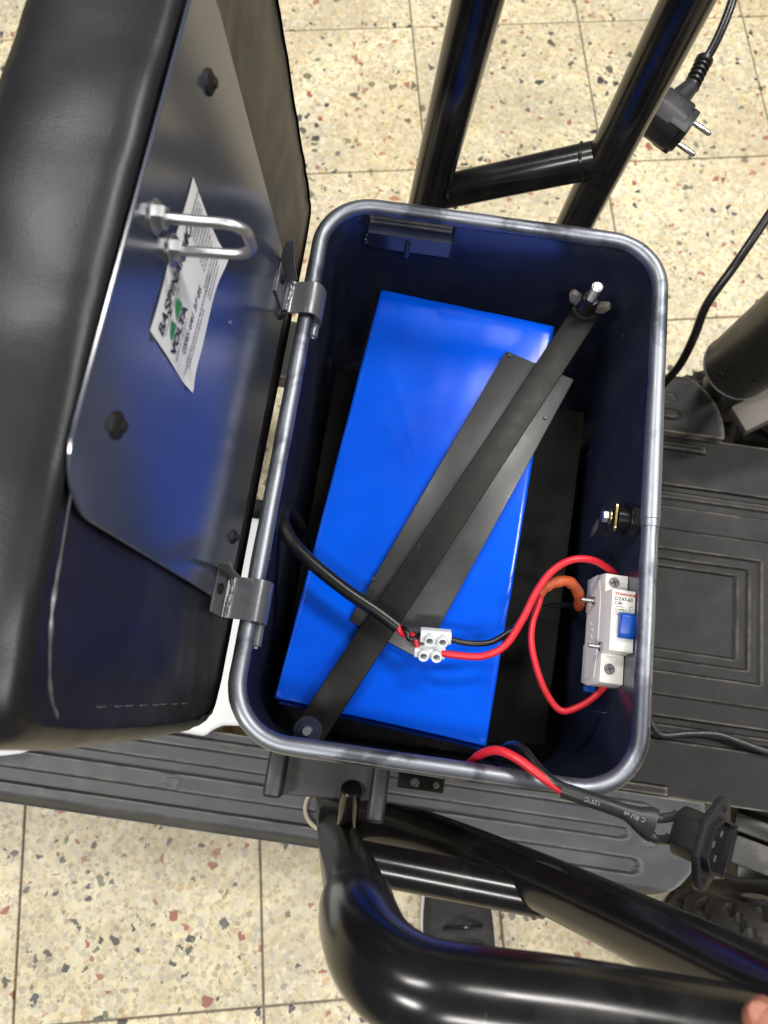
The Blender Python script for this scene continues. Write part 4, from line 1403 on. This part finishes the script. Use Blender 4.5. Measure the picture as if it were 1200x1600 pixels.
for sg in (-1, 1):
    obj('pin', bm_tube([PM @ V((-0.002 + sg * 0.0078, sg * 0.0055, 0.012)), PM @ V((-0.002 + sg * 0.0078, sg * 0.0055, 0.0310)), PM @ V((-0.002 + sg * 0.0078, sg * 0.0055, 0.0330))], [0.0024, 0.0024, 0.0014], 14), 'chrome', plug)
    obj('grip_rib', bm_box((-0.016, sg * 0.0150 - 0.0022, -0.004), (0.004, sg * 0.0150 + 0.0040 * sg * 0 + 0.0022, 0.0125), 0.001, 2, mtx=PM), 'socket', plug)
sr = [bc + cu * 0.014 - pd * 0.008, bc + cu * 0.022 - pd * 0.008, c_mid, c_top]
obj('neck', bm_tube(spline([bc + cu * 0.008 - pd * 0.008, bc + cu * 0.020 - pd * 0.007, c_mid.lerp(c_top, 0.15)], 6), [0.0125 - 0.0055 * i / 12 for i in range(13)], 20), 'socket', plug)
rel = obj('strain_relief', bm_tube([c_mid.lerp(c_top, i / 10) for i in range(11)], 0.0056, 18), 'black_wire', plug)
for i in range(5):
    q = c_mid.lerp(c_top, 0.06 + 0.17 * i)
    d_ = (c_top - c_mid).normalized()
    obj('relief_ring', bm_cyl(q, q + d_ * 0.0024, 0.0074, 18, 0.0006), 'black_wire', rel)
obj('relief_ring', bm_cyl(c_mid.lerp(c_top, 0.88), c_top + (c_top - c_mid) * 0.08, 0.0078, 20, 0.0012), 'black_wire', rel)
obj('cord', bm_tube(spline([c_top, (0.1750, 0.4279, 0.5100), (0.1801, 0.4446, 0.5200), (0.1839, 0.4657, 0.5300), (0.1853, 0.4932, 0.5400)], 8), 0.0040, 14), 'black_wire', plug)

pc = thing('power_cord', 'black power cord curving down to the deck beside the right rim', 'cord', (0.2529, 0.2779, 0.3000))
obj('cord', bm_tube(spline([(0.3117, 0.4124, 0.4200), (0.2842, 0.3575, 0.4000), (0.2624, 0.3130, 0.3800), (0.2476, 0.2826, 0.3500), (0.2480, 0.2620, 0.3200), (0.2495, 0.2482, 0.2800), (0.2426, 0.2359, 0.2400), (0.2287, 0.2080, 0.2200)], 9), 0.0046, 14), 'black_wire', pc)
dcord = thing('deck_cord', 'thin black cord lying kinked across the footboard', 'cord', (0.3292, -0.1429, 0.2000))
obj('cord', bm_tube(spline([(0.2351, -0.1149, 0.2150), (0.2573, -0.1339, 0.2080), (0.2688, -0.1485, 0.2050), (0.2790, -0.1517, 0.2040), (0.3036, -0.1464, 0.2030), (0.3348, -0.1427, 0.2030), (0.3626, -0.1475, 0.2030), (0.3898, -0.1529, 0.2040), (0.4307, -0.1545, 0.2050)], 9), 0.0036, 12), 'rubber', dcord)

# ------------------------------------------------------------------ things around the scooter
edge = [(-0.4673, -0.2806, 0.2060), (-0.4164, -0.2691, 0.2060), (-0.3935, -0.2633, 0.2060), (-0.3824, -0.2566, 0.2060), (-0.3658, -0.2420, 0.2060), (-0.3052, -0.2238, 0.2060), (-0.2374, -0.2196, 0.2060), (-0.2084, -0.2201, 0.2060), (-0.2017, -0.2126, 0.2060), (-0.1919, -0.2067, 0.2060), (-0.1683, -0.2040, 0.2060)]


def edge_y(x):
    for a, b_ in zip(edge, edge[1:]):
        if x <= b_[0]:
            t = max(0, (x - a[0]) / (b_[0] - a[0]))
            return a[1] + (b_[1] - a[1]) * t
    return edge[-1][1]


def sheet_map(x, v):
    return (x, edge_y(x) + (0.02 - edge_y(x)) * v)


def sheet_h(x, y):
    return 0.004 + 0.0022 * noise.noise(Vector((x * 14, y * 14, 1))) + 0.0016 * abs(noise.noise(Vector((x * 40, y * 12, 5))))


b1 = obj('packing_sheet', heightfield(frange(edge[0][0], -0.131, 0.004), frange(0, 1, 0.025), sheet_h, 0.2065, 0.0, sheet_map), 'bag', auto=60)
sol = b1.modifiers.new('thickness', 'SOLIDIFY')
sol.thickness = 0.0015
tag(b1, 'white plastic packing sheet on the deck under the open seat', 'plastic sheet')

# shoe on the floor, seen through the gap between the near tubes
shoe = thing('shoe', 'black knit shoe with white sole on the floor between the near tubes', 'shoe', (0.13, -0.43, 0))
SA = math.radians(100)
SM = Matrix.Translation((0.115, -0.455, 0)) @ Matrix.Rotation(SA, 4, 'Z')


def shoe_outline(s):
    out = []
    for k in range(48):
        a = 2 * math.pi * k / 48
        x = 0.14 * math.cos(a)
        w = 0.044 + 0.010 * math.cos(a - 0.3)
        y = w * math.copysign(abs(math.sin(a)) ** 0.75, math.sin(a))
        out.append((x * s, y * s))
    return out


def loft(secs, mtx, n=48):
    bm = bmesh.new()
    prev = None
    for z, s, dx_, zt in secs:
        pts = shoe_outline(s)
        rg = [bm.verts.new(mtx @ V((x + dx_, y, z + zt * (-(x) / 0.14)))) for x, y in pts]
        if prev:
            for k in range(n):
                bm.faces.new((prev[k], prev[(k + 1) % n], rg[(k + 1) % n], rg[k]))
        else:
            bm.faces.new(list(reversed(rg)))
        prev = rg
    bm.faces.new(prev)
    return bm


obj('sole', loft([(0.0, 0.96, 0, 0), (0.004, 1.0, 0, 0), (0.020, 1.02, 0, 0), (0.026, 1.0, 0, 0)], SM), 'white_sole', shoe)
obj('upper', loft([(0.0262, 0.955, 0, 0), (0.045, 0.93, -0.002, 0.010), (0.060, 0.82, -0.012, 0.018), (0.072, 0.62, -0.028, 0.022), (0.084, 0.50, -0.042, 0.022), (0.098, 0.42, -0.052, 0.012), (0.120, 0.36, -0.058, 0.004)], SM), 'knit', shoe)
for k in range(5):
    x = 0.055 - k * 0.018
    z = 0.064 + k * 0.0055
    obj('lace', bm_tube(spline([SM @ V((x, -0.022, z - 0.004)), SM @ V((x + 0.004, 0, z + 0.010)), SM @ V((x, 0.022, z - 0.004))], 6), 0.0025, 8), 'black_wire', shoe)

# ------------------------------------------------------------------ the photographer's hand, one fingertip in view
hand = thing('person', 'bare fingertip of a hand at the lower right corner', 'person', (0.1146, -0.2628, 0.7200))
H0 = V((0.0863, -0.2389, 0.7450))
hx = Vector((0.75, -0.55, 0.05)).normalized()      # from fingertip back to the wrist
hy = Vector((0.50, 0.80, 0.0))
hy = (hy - hx * hy.dot(hx)).normalized()
hz = hx.cross(hy)
HM = Matrix(((hx.x, hy.x, hz.x, H0.x), (hx.y, hy.y, hz.y, H0.y), (hx.z, hy.z, hz.z, H0.z), (0, 0, 0, 1)))
verts, edges, rad = [], [], []


def chain(pts, rr, root):
    prev = root
    for p, r in zip(pts, rr):
        verts.append(p)
        rad.append(r)
        i = len(verts) - 1
        if prev is not None:
            edges.append((prev, i))
        prev = i
    return prev


chain([(0.175, -0.030, 0.0)], [0.026], None)                       # wrist (root)
chain([(0.135, -0.030, 0.0)], [0.028], 0)
for fy, L, c in ((0.0, 0.078, 0), (-0.021, 0.086, 1), (-0.041, 0.080, 2), (-0.059, 0.064, 3)):
    kx = 0.086 + 0.004 * c
    chain([(kx, fy, 0.004), (kx - L * 0.45, fy, 0.010), (kx - L * 0.75, fy, 0.002), (kx - L, fy, -0.007)], [0.0115, 0.0090, 0.0085, 0.0070], 1)
chain([(0.120, 0.012, -0.010), (0.088, 0.032, -0.018), (0.062, 0.040, -0.024)], [0.014, 0.0105, 0.0085], 1)
chain([(0.24, -0.035, 0.0), (0.34, -0.04, 0.0)], [0.030, 0.036], 0)
me = bpy.data.meshes.new('hand')
me.from_pydata([HM @ V(v) - V(hand.location) for v in verts], edges, [])
ho = bpy.data.objects.new('hand', me)
COL.objects.link(ho)
ho.parent = hand
sk = ho.modifiers.new('skin', 'SKIN')
for i, r in enumerate(rad):
    me.skin_vertices[0].data[i].radius = (r, r)
me.skin_vertices[0].data[0].use_root = True
sb = ho.modifiers.new('subd', 'SUBSURF')
sb.levels = sb.render_levels = 2
sk.use_smooth_shade = True
me.materials.append(M['skin'])
for fy, L, c in ((0.0, 0.078, 0), (-0.021, 0.086, 1), (-0.041, 0.080, 2), (-0.059, 0.064, 3)):
    kx = 0.086 + 0.004 * c - L
    bm = bmesh.new()
    bmesh.ops.create_icosphere(bm, subdivisions=2, radius=1)
    for v in bm.verts:
        v.co = HM @ V((kx + 0.004 + v.co.x * 0.0055, fy + v.co.y * 0.0042, 0.0000 + v.co.z * 0.0012))
    obj('nail', bm, 'nail', hand)
